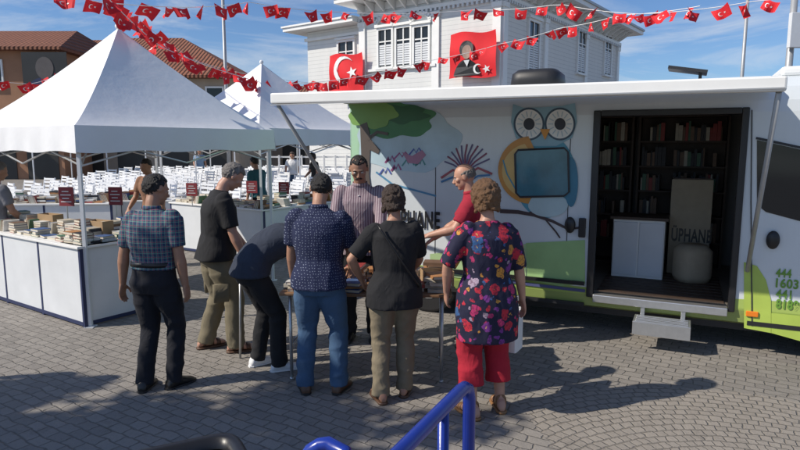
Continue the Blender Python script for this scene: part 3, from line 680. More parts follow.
m=MB(); m.b2((-1.50,-.05,1.02),(-1.43,-.01,1.22)); m.build('door_handle',M['black_plastic'],van,bevel=.01)
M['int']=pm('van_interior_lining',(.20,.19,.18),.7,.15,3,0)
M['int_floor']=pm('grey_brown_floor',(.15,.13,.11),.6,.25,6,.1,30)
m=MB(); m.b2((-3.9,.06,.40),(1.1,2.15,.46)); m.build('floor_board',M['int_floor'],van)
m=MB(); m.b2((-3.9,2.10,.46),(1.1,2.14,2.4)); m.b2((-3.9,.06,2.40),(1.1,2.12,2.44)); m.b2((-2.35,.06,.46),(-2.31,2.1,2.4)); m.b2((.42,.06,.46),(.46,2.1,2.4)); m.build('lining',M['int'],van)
m=MB()
for i in range(9): m.b2((-1.30,.02+i*.14,.462),(DX-.09,.13+i*.14,.472))
m.build('floor_tread',M['wood_d'],van)
sx0=vp(632,335,.28).x; sx1=vp(690,340,.28).x; sz=vp(660,324,.28).z
m=MB(); m.b2((sx0,-.30,sz-.04),(sx1,-.02,sz)); m.b2((sx0,-.325,sz-.12),(sx1,-.302,sz+.01)); m.b2((sx0+.05,-.05,sz),(sx0+.09,0,sz+.09)); m.b2((sx1-.09,-.05,sz),(sx1-.05,0,sz+.09))
for i in range(5): m.b2((sx0+.02,-.28+i*.05,sz+.001),(sx1-.02,-.26+i*.05,sz+.008))
m.build('entry_step',M['alu'],van,bevel=.004)
m=MB(); P=[vp(*q,.006) for q in [(757,140),(812,152),(840,232),(766,212),(757,205)]]; m.prism(P,(0,.004,0)); m.build('cab_window',M['glass'],van)
line('window_seal',[(756,138),(812,150)],2.5,(.02,.02,.02),.012)
line('cab_door_seam',[(752,110),(751,200),(752,326)],1.3,(.05,.05,.05),.012)
for px_,py_ in ((773,240),(570,225)):
    m=MB(); a=vp(px_,py_,.03); m.ell(a,((.055,0,0),(0,.03,0),(0,0,.085)),14,10); m.build('door_handle',M['black_plastic'],van,True)
M['orange']=pm('orange_reflector',(.8,.22,.02),.3,.05,9,0)
m=MB(); a=vp(752,314,.014); m.box(a,(.10,.02,.05)); m.build('marker_light',M['orange'],van,bevel=.005)
m=MB(); m.b2((-3.9,-.012,.29),(-1.42,.01,.33)); m.build('skirt_trim',M['dark'],van)
m=MB(); m.b2((.06,-.012,.29),(1.1,.01,.33)); m.build('skirt_trim',M['dark'],van)
m=MB(); m.prism([(2.28,.35,1.30),(2.28,Wd-.35,1.30),(1.72,Wd-.35,2.2),(1.72,.35,2.2)],(.03,0,.01)); m.build('windscreen',M['glass'],van)
for yy in (.45,Wd-.45):
    m=MB(); m.ell((2.32,yy,.8),((.05,0,0),(0,.16,0),(0,0,.10)),14,8); m.build('headlight',M['alu'],van,True)
for x_ in (-3.2,1.25):
    for yy,sd in ((.02,1),(Wd-.26,-1)):
        m=MB(); m.cone((x_,yy,.37),(x_,yy+.24,.37),.37,.37,36); w=m.build('wheel',M['dark'],van,bevel=.03)
        m=MB(); yo=yy-.006 if sd>0 else yy+.246; m.cone((x_,yo,.37),(x_,yo+.01,.37),.2,.2,24); m.cone((x_,yo-.01,.37),(x_,yo+.02,.37),.07,.07,16); m.build('rim',M['steel'],w)
m=MB(); m.loft([((-2.15,.8,2.60),(.30,0,0),(0,.28,0)),((-2.15,.8,2.76),(.28,0,0),(0,.26,0)),((-2.15,.8,2.81),(.22,0,0),(0,.2,0))],24,4); m.build('roof_air_unit',M['dark'],van,True)
hb_=vp(688,67,-.5)
rt=Matrix.Rotation(R(10),3,'Y')
m=MB(); m.box((hb_.x,.5,2.70),(.36,.30,.03),rt); m.b2((hb_.x+.10,.42,2.60),(hb_.x+.13,.50,2.685)); m.build('roof_hatch',M['dark'],van)
m=MB(); m.b2((.2,.3,2.59),(.9,1.2,2.68)); m.build('roof_pod',M['white'],van,bevel=.03)
aw0=onplane(272,100,VA,VR,1,-1.34).x; aw1=onplane(785,88,VA,VR,1,-1.34).x
m=MB(); m.b2((-4.25,-.12,2.44),(.1,.02,2.56)); m.build('awning_case',M['white'],van,bevel=.02)
m=MB(); nx=24; vs=[];fs=[]
for i in range(nx+1):
    for j in range(7):
        x=aw0+(aw1-aw0)*i/nx; q=j/6; z=2.52-(2.52-2.385)*q-.03*math.sin(math.pi*q)+(.035*(1-i/nx))*q
        vs.append((x,-.10-1.20*q,z))
for i in range(nx):
    for j in range(6): a=i*7+j; fs.append((a,a+1,a+8,a+7))
m.add(vs,fs); M['awn']=pm('awning_fabric',(.60,.62,.64),.8,.06,2,.1,30); m.build('awning_fabric',M['awn'],van,True)
m=MB(); 
P=[(aw0-.01,-1.36,2.37),(aw0-.01,-1.28,2.37),(aw1+.01,-1.28,2.335),(aw1+.01,-1.36,2.335)]
m.prism(P,(0,0,.105)); m.build('awning_lead_rail',M['white'],van,bevel=.015)
m=MB(); m.b2((aw0,-1.37,2.352),(aw1,-1.362,2.362)); m.build('rail_trim',M['steel'],van)
al=vp(747,270)
for xa,za,xe,ze in ((aw0+.04,2.36,aw0+.12,1.05),(aw1-.03,2.33,al.x,al.z)):
    m=MB(); m.cone((xa,-1.30,za),(xe,-.035,ze),.020,.020,10); m.cone((xa,-.1,2.47),(xa,-1.28,za+.02),.016,.016,10); m.build('awning_arm',M['steel'],van,True)
# ------------------------------------------------------------------ books
def book_mb(mb,Mx,ci,pi):
    m=MB()
    m.b2((-.075,-.105,0),(.075,.105,.003),0); m.b2((-.075,-.105,.027),(.075,.105,.030),0); m.b2((-.0765,-.105,0.0),(-.073,.105,.030),0); m.b2((-.072,-.101,.0032),(.071,.101,.0268),1)
    mb.add([Mx@V(v) for v in m.v],m.f,0); mb.m[-len(m.f):]=[ci if x==0 else pi for x in m.m]
BOOKS=[]
UP=Matrix(((0,0,1,0),(1,0,0,0),(0,1,0,0),(0,0,0,1)))
def book(loc,rotm,scale,place,group,col=None):
    col=col or random.choice(STALL)
    BOOKS.append((Matrix.Translation(loc)@rotm@Matrix.Diagonal((*scale,1)),place,group,col))
RZ=lambda a:Matrix.Rotation(a,4,'Z'); RY=lambda a:Matrix.Rotation(a,4,'Y')
vm=Matrix.Translation(VA)@RZ(VR)
def vw(x,y,z): return vm@V((x,y,z))
SH=['brown','brown','black','black','cream','green','brown','black','red','black']
def bookcase(x0,x1,y0,z0,z1,n,label,side):
    e=empty('bookcase',label,'bookcase',vw((x0+x1)/2,y0+.15,z0),VR); w=x1-x0; h=z1-z0
    for s_ in(-1,1):
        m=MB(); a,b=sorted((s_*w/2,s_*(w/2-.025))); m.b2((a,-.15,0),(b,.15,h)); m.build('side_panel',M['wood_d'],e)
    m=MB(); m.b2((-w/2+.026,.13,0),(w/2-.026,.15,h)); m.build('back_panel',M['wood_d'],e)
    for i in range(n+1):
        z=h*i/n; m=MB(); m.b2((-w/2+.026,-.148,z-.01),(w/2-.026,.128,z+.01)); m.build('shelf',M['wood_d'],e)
        if i<n and i>0:
            x=x0+.05
            while x<x1-.09:
                t_=random.uniform(.5,1.6)
                if random.random()<.84:
                    hs=random.uniform(.72,1.12)
                    book(vw(x,y0+.085+random.uniform(-.02,.03),z0+z+.012+.105*hs),RZ(VR)@UP,(1.0,hs,t_),'on the %s bookcase inside the van'%side,'books on the %s van bookcase'%side,random.choice(SH))
                    x+=.0315*t_
                else:
                    x+=random.uniform(.03,.12)
bookcase(-2.2,-1.15,1.70,.47,2.3,6,'dark bookcase on the left inside the van doorway','left')
bookcase(-1.1,-.1,1.75,.47,2.3,6,'dark bookcase at the back right inside the van doorway','right')
e=empty('cabinet','white low cabinet standing inside the van doorway','cabinet',vw(-.98,1.0,.472),VR)
m=MB(); m.b2((-.27,-.2,0),(.27,.2,.66)); m.build('carcass',M['white'],e,bevel=.008)
m=MB(); m.b2((-.30,-.23,.66),(.30,.23,.69)); m.build('top_board',M['wood_d'],e)
for s_ in (-1,1):
    m=MB(); m.b2((s_*.135-.125,-.215,.03),(s_*.135+.125,-.202,.63)); m.build('cabinet_door',M['offwhite'],e,bevel=.004)
pa=onplane(668,245,VA,VR,1,1.25); pb_=onplane(714,180,VA,VR,1,1.25); pt0=onplane(671,241,VA,VR,1,1.243); pt1=onplane(712,227,VA,VR,1,1.243)
e=empty('display_panel','pale upright panel with dark lettering inside the van, behind the stool','panel',vw(pa.x,1.25,.472),VR); pw_=pb_.x-pa.x; ph_=pb_.z-.472
m=MB(); m.b2((0,0,0),(pw_,.30,ph_)); m.build('board',M['beige'],e,bevel=.006)
m=MB(); m.b2((.02,-.008,1.1),(pw_-.02,-.002,1.112)); m.build('drawer_seam',M['wood_d'],e)
textmesh('ÜPHANE',M['black_plastic'],'lettering',e,(pt0.x-pa.x,-.006,pt0.z-.472),(1,0,0),(0,0,1),pt1.x-pt0.x,pt1.z-pt0.z,(0,-1,0),.025)
tag(MB().loft([((0,0,0),(.17,0,0),(0,.17,0)),((0,0,.06),(.19,0,0),(0,.19,0)),((0,0,.34),(.185,0,0),(0,.185,0)),((0,0,.40),(.13,0,0),(0,.13,0))],24,2.6).build('stool',M['beige'],None,True,loc=vw(-.42,.95,.472)),'light beige upholstered stool on the van floor','stool')
# ------------------------------------------------------------------ folding table
TB=V((-.28,5.10,0)); tb=empty('folding_table','small folding table with steel legs in the middle of the group','table',TB,R(-3))
m=MB(); m.b2((-.70,-.33,.735),(.72,.33,.76)); m.build('tabletop',M['wood'],tb,bevel=.006)
for sx in (-.62,.64):
    for sy in (-.28,.28):
        m=MB(); m.cone((sx,sy,0),(sx,sy,.735),.014,.014,10); m.cone((sx,sy,0),(sx,sy,.02),.018,.018,10); m.build('leg',M['alu'],tb,True)
    m=MB(); m.cone((sx,-.28,.30),(sx,.28,.30),.010); m.build('stretcher',M['alu'],tb,True)
random.seed(3)
for (bx,by,nn) in ((.60,-.20,5),(.60,.20,6),(.36,.18,5),(.1,.2,4),(-.12,.18,5),(-.36,.18,4),(-.58,.15,6),(.38,-.18,3),(.16,-.2,2),(-.1,-.2,3),(-.34,-.2,4),(-.58,-.15,3)):
    z=.762
    for i in range(nn):
        book(TB+V((bx,by,z)),RZ(R(random.uniform(-18,18)+90*(i%2))),(1,1,.9),'stacked on the folding table','books on the folding table',random.choice(['cream','brown','white','orange','cream','red','blue'])); z+=.0275
e=empty('cardboard_box','open cardboard box of books at the right end of the folding table','box',TB+V((.60,.0,.762)),R(8))
for a,b in (((-.13,-.10,0),(-.125,.10,.13)),((.125,-.10,0),(.13,.10,.13)),((-.125,-.10,0),(.125,-.095,.13)),((-.125,.095,0),(.125,.10,.13))):
    m=MB(); m.b2(a,b); m.build('side_panel',M['card'],e)
m=MB(); m.b2((-.125,-.095,0),(.125,.095,.004)); m.build('base_panel',M['card'],e)
e=empty('walking_stick','pale walking stick leaning beside the bending person','walking stick',(at(238,300,5.35).x,5.35,0))
m=MB(); m.tube([(0,0,0),(.01,.02,.4),(.02,.03,.80)],.011,8); m.build('shaft',M['alu'],e,True); m=MB(); m.tube([(.02,.03,.80),(.02,.0,.84),(.02,-.06,.84),(.02,-.10,.81)],.014,8); m.build('handle',M['white_shoe'],e,True)
e=empty('paper_bag','white paper bag beside the floral tunic woman','bag',(at(517,300,4.5).x,4.52,.38),R(60))
m=MB(); m.loft([((0,0,0),(.09,0,0),(0,.035,0)),((0,0,.32),(.10,0,0),(0,.03,0))],16,6,True); m.build('bag_body',M['white_shoe'],e)
m=MB(); m.tube([(-.05,0,.32),(-.04,0,.42),(.04,0,.42),(.05,0,.32)],.004,6); m.build('handle',M['white_shoe'],e,True)
# ------------------------------------------------------------------ tents
def tent(label,c,ex,ey,half,eave,peak,valance=.28):
    e=empty('canopy_tent',label,'tent',(c[0],c[1],0)); ex=V((ex[0],ex[1],0)); ey=V((ey[0],ey[1],0))
    cor=[-ey*half,ex*half,ey*half,-ex*half]
    m=MB(); n1=24;n2=18
    for k in range(4):
        a=cor[k];b=cor[(k+1)%4]; vs=[];fs=[]
        for i in range(n2+1):
            q=i/n2; zz=eave+(peak-eave)*(q**1.35*.55+q*.45)
            for j in range(n1+1):
                w=j/n1; p=(a*(1-w)+b*w)*(1-q); p=p*(1-.04*math.sin(math.pi*w)*(1-q)*1.0)
                wr_=.012*noise.noise(V((p.x*1.2,p.y*1.2,k*3.0)))*math.sin(math.pi*w)
                vs.append((p.x,p.y,zz-.07*math.sin(math.pi*w)*q*(1-q)*2+wr_))
        for i in range(n2):
            for j in range(n1): s_=i*(n1+1)+j; fs.append((s_,s_+1,s_+n1+2,s_+n1+1))
        m.add(vs,fs)
    m.build('canopy',M['white_cloth'],e,True)
    for k in range(4):
        a=cor[k];b=cor[(k+1)%4]; m=MB(); vs=[];fs=[]; nv=30
        for j in range(nv+1):
            w=j/nv; p=(a*(1-w)+b*w)*(1-.04*math.sin(math.pi*w))*1.003
            for r_ in range(4):
                q=r_/3; dz=.020*math.sin(w*38+k)*q; vs.append((p.x*(1.0+.006*q+dz*.5),p.y*(1.0+.006*q+dz*.5),eave+.004-valance*q-.012*math.sin(w*17+k)*q))
        for j in range(nv):
            for r_ in range(3): s_=j*4+r_; fs.append((s_,s_+1,s_+5,s_+4))
        m.add(vs,fs); m.build('valance',M['white_cloth'],e,True)
    for k in range(4):
        p=cor[k]*.97; m=MB(); m.b2((p.x-.018,p.y-.018,.012),(p.x+.018,p.y+.018,eave-.02)); m.b2((p.x-.05,p.y-.05,0),(p.x+.05,p.y+.05,.011)); m.build('pole',M['offwhite'],e)
    m=MB()
    for k in range(4):
        a=cor[k]*.94;b=cor[(k+1)%4]*.94; mid=(a+b)/2; up=V((0,0,eave-.10)); lo=V((0,0,eave-.42))
        for p,q in ((a,mid),(mid,b)):
            m.cone(p+up,q+lo,.011,.011,6); m.cone(p+lo,q+up,.011,.011,6)
        m.cone(a+lo,V((0,0,peak-.45)),.011,.011,6)
    m.build('scissor_frame',M['alu'],e)
    m=MB(); m.cone((0,0,peak-.5),(0,0,peak+.03),.02,.02,8); m.sph((0,0,peak+.02),.04); m.build('finial',M['white_cloth'],e,True)
    return e
ey=V((-.36,1.92,0)).normalized(); ex=V((ey.y,-ey.x,0))
t1=(-3.71,8.18); t2=(-2.63,11.7)
tent('large white peaked canopy tent nearest the camera on the left',t1,ex,ey,1.96,2.16,3.48)
tent('second white peaked canopy tent, behind the nearest one',t2,ex,ey,1.96,2.22,3.48)
tent('small distant white tent seen between the two near tents',(-7.0,21.5),ex,ey,2.0,2.3,3.6)
tent('distant white tent at the far left beneath the nearest canopy',(-13.5,23.5),ex,ey,2.0,2.3,3.4)
tent('distant white tent right of the second tent, by the van rear',(-3.2,19.0),ex,ey,2.0,2.25,3.4)
# ------------------------------------------------------------------ stall counters
def counter(label,p0,p1,depth,h,n,place,grp,dens=1.0):
    p0=V((p0[0],p0[1],0));p1=V((p1[0],p1[1],0)); d=(p1-p0); Ln=d.length; rz=math.atan2(d.y,d.x)
    e=empty('stall_counter',label,'counter',p0,rz)
    sgn=depth/abs(depth)
    pl=Ln/n
    for i in range(n):
        m=MB(); m.b2((i*pl+.02,0,.05),((i+1)*pl-.02,sgn*.012,h-.02)); m.build('front_panel',M['offwhite'],e)
    m=MB()
    for i in range(n+1): m.b2((i*pl-.018,-.004*sgn,0),(i*pl+.018,sgn*.03,h-.015))
    m.b2((.018,-.006*sgn,.02),(Ln-.018,sgn*.02,.06)); m.build('edge_trim',M['navy'],e)
    m=MB(); m.b2((-.03,-.03*sgn,h-.015),(Ln+.03,depth,h+.012)); m.build('counter_top',M['white'],e,bevel=.004)
    for a_,b_ in ((0,.012),(Ln-.012,Ln)):
        m=MB(); m.b2((a_,.032*sgn,.05),(b_,depth*.97,h-.02)); m.build('end_panel',M['offwhite'],e)
    mw=Matrix.Translation(p0)@RZ(rz)
    for row,yy in enumerate((.13,.36)):
        x=.10
        while x<Ln-.16:
            if random.random()<.85:
                z=h+.013; nb=random.randint(1,4 if row==0 else 7)
                for i in range(nb):
                    book(mw@V((x+.04,sgn*yy,z)),RZ(rz+R(random.uniform(-12,12)+90)),(1,random.uniform(.7,.85),1),'in a pile on %s'%place,grp+' in piles'); z+=.0305
                x+=.19/dens
            else:
                nb=random.randint(3,5); cc=random.choice(STALL)
                for i in range(nb):
                    if x>Ln-.08: break
                    book(mw@V((x+.02,sgn*yy,h+.013+.062)),RZ(rz)@RY(R(72)),(.95,.85,.8),'standing in a row on %s'%place,grp+' in rows',cc if random.random()<.5 else None); x+=.028
                x+=.09/dens
    return mw
nc=V((t1[0],t1[1],0))-ey*1.96; lc=V((t1[0],t1[1],0))-ex*1.96; rc=V((t1[0],t1[1],0))+ex*1.96
dl=(lc-nc).normalized(); dr=(rc-nc).normalized()
random.seed(11)
a=nc+V((-.06,.02,0))
counter('white panelled book counter on the left edge, under the nearest tent',a,a+dl*2.7,-.55,.88,3,'the left counter of the near stall','books on the near left counter')
counter('short white book counter end at the tent corner, left of the plaid shirt man',a+V((.03,.04,0)),a+dr*1.0,.45,.88,1,'the corner counter of the near stall','books on the near corner counter')
nc2=V((t2[0],t2[1],0))-ey*1.9; lc2=V((t2[0],t2[1],0))-ex*1.96; rc2=V((t2[0],t2[1],0))+ex*1.96
dl2=(lc2-nc2).normalized(); dr2=(rc2-nc2).normalized()
counter('white book counter on the left side of the second tent',nc2,nc2+dl2*2.4,-.55,.88,2,'the left counter of the second stall','books on the second left counter')
counter('white book counter on the right side of the second tent',nc2+V((.03,.04,0)),nc2+dr2*2.2,.50,.88,2,'the right counter of the second stall','books on the second right counter')
for i,(px,Y,w) in enumerate(((40,11.0,2.4),(118,11.6,1.9))):
    p=at(px,200,Y); sd='left' if i==0 else 'right'; counter('low white book table under the back of the near tent, %s one'%sd,(p.x-w/2,Y),(p.x+w/2,Y+.2),.6,.85,2,'the %s back table of the near stall'%sd,'books on back table %s'%sd,1.2)
# cardboard boxes on the near counter
mwL=Matrix.Translation(a)@RZ(math.atan2(dl.y,dl.x))
for i,(xx,zz) in enumerate(((.42,.892),(1.55,.892))):
    p=mwL@V((xx,-.47,zz)); e=empty('cardboard_box','brown cardboard box at the back of the near left counter, %s one'%('nearer' if i==0 else 'farther'),'box',p,math.atan2(dl.y,dl.x)+.1)
    for q,b in (((-.16,-.07,0),(-.154,.07,.2)),((.154,-.07,0),(.16,.07,.2)),((-.153,-.07,0),(.153,-.064,.2)),((-.153,.064,0),(.153,.07,.2))):
        m=MB(); m.b2(q,b); m.build('side_panel',M['card'],e)
    m=MB(); m.b2((-.153,-.063,0),(.153,.063,.15)); m.build('contents',M['paper'],e)
cam0=V((0,0,H0))
def inview(p): return p.y>1 and abs(p.x)/(p.y*1.02)<.70
BOOKS=[b for b in BOOKS if inview(b[0].translation)]
BOOKS.sort(key=lambda b:(b[0].translation-cam0).length)
bm_={}
ck=list(bookcols)
for k in ck:
    mb=MB(); book_mb(mb,Matrix.Identity(4),0,1); me=mb.mesh('book'); me.materials.append(M['book_'+k]); me.materials.append(M['paper']); bm_[k]=me
for Mx,place,grp,col in BOOKS[:285]:
    o=bpy.data.objects.new('book',bm_[col]); C.objects.link(o); o.matrix_world=Mx
    tag(o,'%s covered book %s'%(col,place),'book',grp+', '+col+' covers')
if len(BOOKS)>285:
    mb=MB()
    for Mx,place,grp,col in BOOKS[285:]: book_mb(mb,Mx,ck.index(col),len(ck))
    o=mb.build('distant_books',[M['book_'+k] for k in ck]+[M['paper']]); tag(o,'small farther books filling the van shelves and the back stall tables','books',None,'stuff')
def sign(label,px,py0,py1,Y,w):
    a=at(px,py1,Y); b=at(px,py0,Y); h=b.z-a.z
    e=empty('price_sign',label,'sign',(a.x,Y,.88),R(-8)); base=a.z-.88
    m=MB(); m.b2((-w/2,-.008,base),(w/2,.008,base+h)); m.build('board',M['red_sign'],e)
    m=MB()
    for i in range(4): m.b2((-w*.36+.02*(i%2),-.011,base+h*(.2+.18*i)),(w*.36-.03*(i%2),-.0085,base+h*(.2+.18*i)+h*.05))
    m.build('text_line',M['offwhite'],e)
    m=MB(); m.cone((0,0,.0),(0,0,base),.008); m.b2((-.06,-.05,0),(.06,.05,.01)); m.build('stand',M['alu'],e)
sign('dark red price board on the left near counter',67,187,206,7.6,.20)
sign('dark red price board on the near counter beside the plaid shirt man',116,187,205,7.9,.19)
sign('dark red price board left of the tall grey haired man',192,183,196,10.5,.2)
sign('dark red price board right of the tall grey haired man',252,181,193,10.6,.2)
sign('dark red price board above the bending person',284,182,194,11.2,.2)
# ------------------------------------------------------------------ chairs
ch=empty('chair','white slatted folding chair set out in rows across the square','chair',(0,0,0),0,'white chairs in rows')
m=MB(); m.b2((-.21,-.20,.43),(.21,.22,.46)); m.build('seat',M['plastic_white'],ch)
m=MB()
for z in (.56,.66,.76,.84): m.b2((-.20,-.245-(z-.5)*.12,z-.022),(.20,-.225-(z-.5)*.12,z+.028))
m.build('backrest',M['plastic_white'],ch)
for sx in (-.205,.205):
    m=MB(); m.cone((sx,.22,0),(sx,-.20,.50),.014,.014,6); m.build('leg',M['plastic_white'],ch)
    m=MB(); m.cone((sx,-.28,0),(sx,-.18,.40),.014,.014,6); m.cone((sx,-.19,.40),(sx,-.29,.88),.016,.016,6); m.build('leg',M['plastic_white'],ch)
first=True; random.seed(5)
for r_ in range(13):
    for c_ in range(19):
        Y=12.8+r_*1.15+c_*.12; X_=-10.6+c_*.58+(r_*.12)-(Y-16)*.25
        if 7.3<c_<8.2: continue
        if abs(X_)/Y>.70 or X_>-1.6: continue
        if Y<15 and X_>-6: continue
        o=ch if first else copy_tree(ch); first=False
        o.location=(X_+random.uniform(-.06,.06),Y+random.uniform(-.08,.08),0); o.rotation_euler=(0,0,R(150+random.uniform(-12,12))); o.scale=(1.08,1.08,1.10)
# ------------------------------------------------------------------ mansion
ML=V((at(500,100,22).x,22,0)); MR=math.atan2(.8,.6)
man=empty('mansion','ornate white weatherboard mansion with wide eaves behind the van','building',ML,MR)
HT=7.6; LX,LY=13.2,6.6; HW=6.95
m=MB(); m.b2((0,0,0),(LX,LY,HT)); m.build('wall',M['siding'],man)
m=MB(); m.b2((.30,LY+.003,0),(8,LY+3.4,HW)); m.build('side_wing_wall',M['siding'],man)
ov=.95
m=MB(); m.b2((-ov,-ov,HT+.02),(LX+ov,LY+ov*.6,HT+.20)); m.build('eave_board',M['white'],man)
m=MB(); m.b2((-.45,LY+.01,HW+.01),(8.5,LY+4.2,HW+.16)); m.b2((-.51,LY+.01,HW+.165),(8.6,LY+4.26,HW+.24)); m.build('side_wing_eave',M['white'],man)
m=MB(); m.b2((-ov-.06,-ov-.06,HT+.2),(LX+ov+.06,LY+ov*.6+.06,HT+.30)); m.build('gutter',M['steel'],man)
m=MB(); z0=HT+.3; m.add([(-ov,-ov,z0),(LX+ov,-ov,z0),(LX+ov,LY+ov*.6,z0),(-ov,LY+ov*.6,z0),(3.5,LY/2,z0+1.8),(LX-3.5,LY/2,z0+1.8)],[(0,1,5,4),(1,2,5),(2,3,4,5),(3,0,4)]); m.build('roof',M['tiles'],man)
m=MB(); m.b2((-.10,-.10,HT-.55),(LX+.1,LY+.1,HT-.42)); m.b2((-.07,-.07,HT-.30),(LX+.07,LY+.07,HT)); m.b2((-.12,-.12,3.7),(LX+.12,LY+.12,3.9)); m.b2((.20,LY+.12,HW-.4),(.29,LY+3.5,HW-.28)); m.build('cornice',M['white'],man)
m=MB(); y=.1
while y<LY: m.b2((-.13,y,HT-.66),(-.002,y+.09,HT-.552)); y+=.2
x=.1
while x<LX: m.b2((x,-.13,HT-.66),(x+.09,-.002,HT-.552)); x+=.2
m.build('dentil_course',M['offwhite'],man)
for i in range(12):
    y=.35+i*.54; m=MB(); m.prism([(-.08,y,HT-.4),(-.08,y,HT+.0),(-.75,y,HT+.0)],(0,.07,0)); m.build('bracket',M['white'],man)
for i in range(22):
    x=.35+i*.6; m=MB(); m.prism([(x,-.08,HT-.4),(x,-.08,HT+.0),(x,-.75,HT+.0)],(.07,0,0)); m.build('bracket',M['white'],man)
for y in (0.0,2.6,LY-.33):
    m=MB(); m.b2((-.085,y,3.9),(-.001,y+.32,HT-.67)); m.b2((-.12,y-.04,HT-.85),(-.002,y+.36,HT-.67)); m.build('pilaster',M['white'],man)
for x in (0.02,3.6,8.2,LX-.35):
    m=MB(); m.b2((x,-.085,3.9),(x+.32,-.001,HT-.67)); m.b2((x-.04,-.12,HT-.85),(x+.36,-.002,HT-.67)); m.build('pilaster',M['white'],man)
def mwin(axis,u,z,w,h,arch=False,dep=0.0):
    def P(a,b,c): return (b+dep,a,c) if axis==0 else (a,b+dep,c)
    m=MB()
    def bb(a0,b0,c0,a1,b1,c1,mi=0):
        p=P(a0,b0,c0);q=P(a1,b1,c1); m.b2([min(p[i],q[i]) for i in range(3)],[max(p[i],q[i]) for i in range(3)],mi)
    bb(u-w/2,-.02,z,u+w/2,-.004,z+h); win=m.build('window',M['glass'],man)
    m=MB(); bb(u-w/2-.09,-.09,z-.06,u-w/2,-.001,z+h+.1); bb(u+w/2,-.09,z-.06,u+w/2+.09,-.001,z+h+.1); bb(u-w/2,-.09,z+h,u+w/2,-.001,z+h+.1); bb(u-w/2-.15,-.16,z+h+.1,u+w/2+.15,-.001,z+h+.2); bb(u-w/2-.12,-.15,z-.14,u+w/2+.12,-.001,z-.06)
    bb(u-.025,-.06,z,u+.025,-.021,z+h); bb(u-w/2,-.055,z+h*.66,u-.026,-.021,z+h*.66+.05); bb(u+.026,-.055,z+h*.66,u+w/2,-.021,z+h*.66+.05); m.build('frame',M['white'],win)
    m=MB(); nsl=int(h*.62/.09)
    for i in range(nsl):
        for s_ in(-1,1):
            a0,a1=sorted((u+s_*.04,u+s_*(w/2-.02))); bb(a0,-.05,z+.04+i*.09,a1,-.026,z+.04+i*.09+.07)
    m.build('shutter',M['offwhite'],win)
    if arch:
        m=MB()
        for i in range(11):
            a_=math.pi*i/10; c_=(u+math.cos(a_)*(w/2+.10),z+h+.2+math.sin(a_)*(w*.45)); p=P(c_[0],-.06,c_[1]); m.box(p,(.14,.14,.14))
        m.build('arch_moulding',M['white'],win)
for px,py0,py1,w in ((347,72,42,.85),(386,66,30,.66),(404,65,28,.66),(422,64,27,.66)):
    dp=.30 if px<360 else 0
    a=onplane(px,py0,ML,MR,0,dp); b=onplane(px,py1,ML,MR,0,dp); mwin(0,a.y,a.z,w,b.z-a.z,px>380,dp)
for px,py0,py1,w in ((532,70,22,.9),(580,72,30,.95),(606,74,36,.95)):
    a=onplane(px,py0,ML,MR,1); b=onplane(px,py1,ML,MR,1); mwin(1,a.x,a.z,w,b.z-a.z)
a=onplane(368,50,ML,MR,0); 
yb0=onplane(437,50,ML,MR,0).y; yb1=min(a.y,LY-.1)
m=MB(); m.b2((-.13,yb0,4.9),(-.005,yb1,5.0)); m.build('string_course',M['white'],man)
m=MB(); m.b2((-1.1,yb0-.1,HT+.305),(-.1,yb1+.1,HT+.42)); m.build('balcony',M['white'],man)
m=MB()
for i in range(14): y=yb0+(yb1-yb0)*i/13; m.b2((-1.08,y-.03,HT+.42),(-1.03,y+.03,HT+1.2))
m.b2((-1.10,yb0-.1,HT+1.2),(-1.01,yb1+.1,HT+1.27)); m.build('balustrade',M['white'],man)
m=MB(); m.prism([(-.6,yb0,HT+.42),(-.6,yb1,HT+.42),(-.6,yb1,HT+2.2),(-.6,(yb0+yb1)/2,HT+3.3),(-.6,yb0,HT+2.2)],(2.5,0,0)); m.build('gable_dormer',M['siding'],man)
# ------------------------------------------------------------------ flags
def crescent(cx,cy,r,n=20):
    a=[(cx+r*math.cos(w),cy+r*math.sin(w)) for w in [R(38+(284)*i/n) for i in range(n+1)]]
    r2=r*.8; c2=cx+r*.26
    e0=math.atan2(a[-1][1]-cy,a[-1][0]-c2); e1=math.atan2(a[0][1]-cy,a[0][0]-c2)
    if e0>0: e0-=2*math.pi
    b=[]
    for i in range(1,n):
        w=(e0+2*math.pi)+( (e1)-(e0+2*math.pi))*i/n; b.append((c2+r2*math.cos(w),cy+r2*math.sin(w)))
    return a+b
def star(cx,cy,r,rot=180):
    return [(cx+(r if i%2==0 else r*.4)*math.cos(R(rot+36*i)),cy+(r if i%2==0 else r*.4)*math.sin(R(rot+36*i))) for i in range(10)]
def ellp(cx,cy,rx,ry,a0=0,a1=360,n=26):
    return [(cx+rx*math.cos(R(a0+(a1-a0)*i/n)),cy+ry*math.sin(R(a0+(a1-a0)*i/n))) for i in range(n+(0 if a1-a0==360 else 1))]
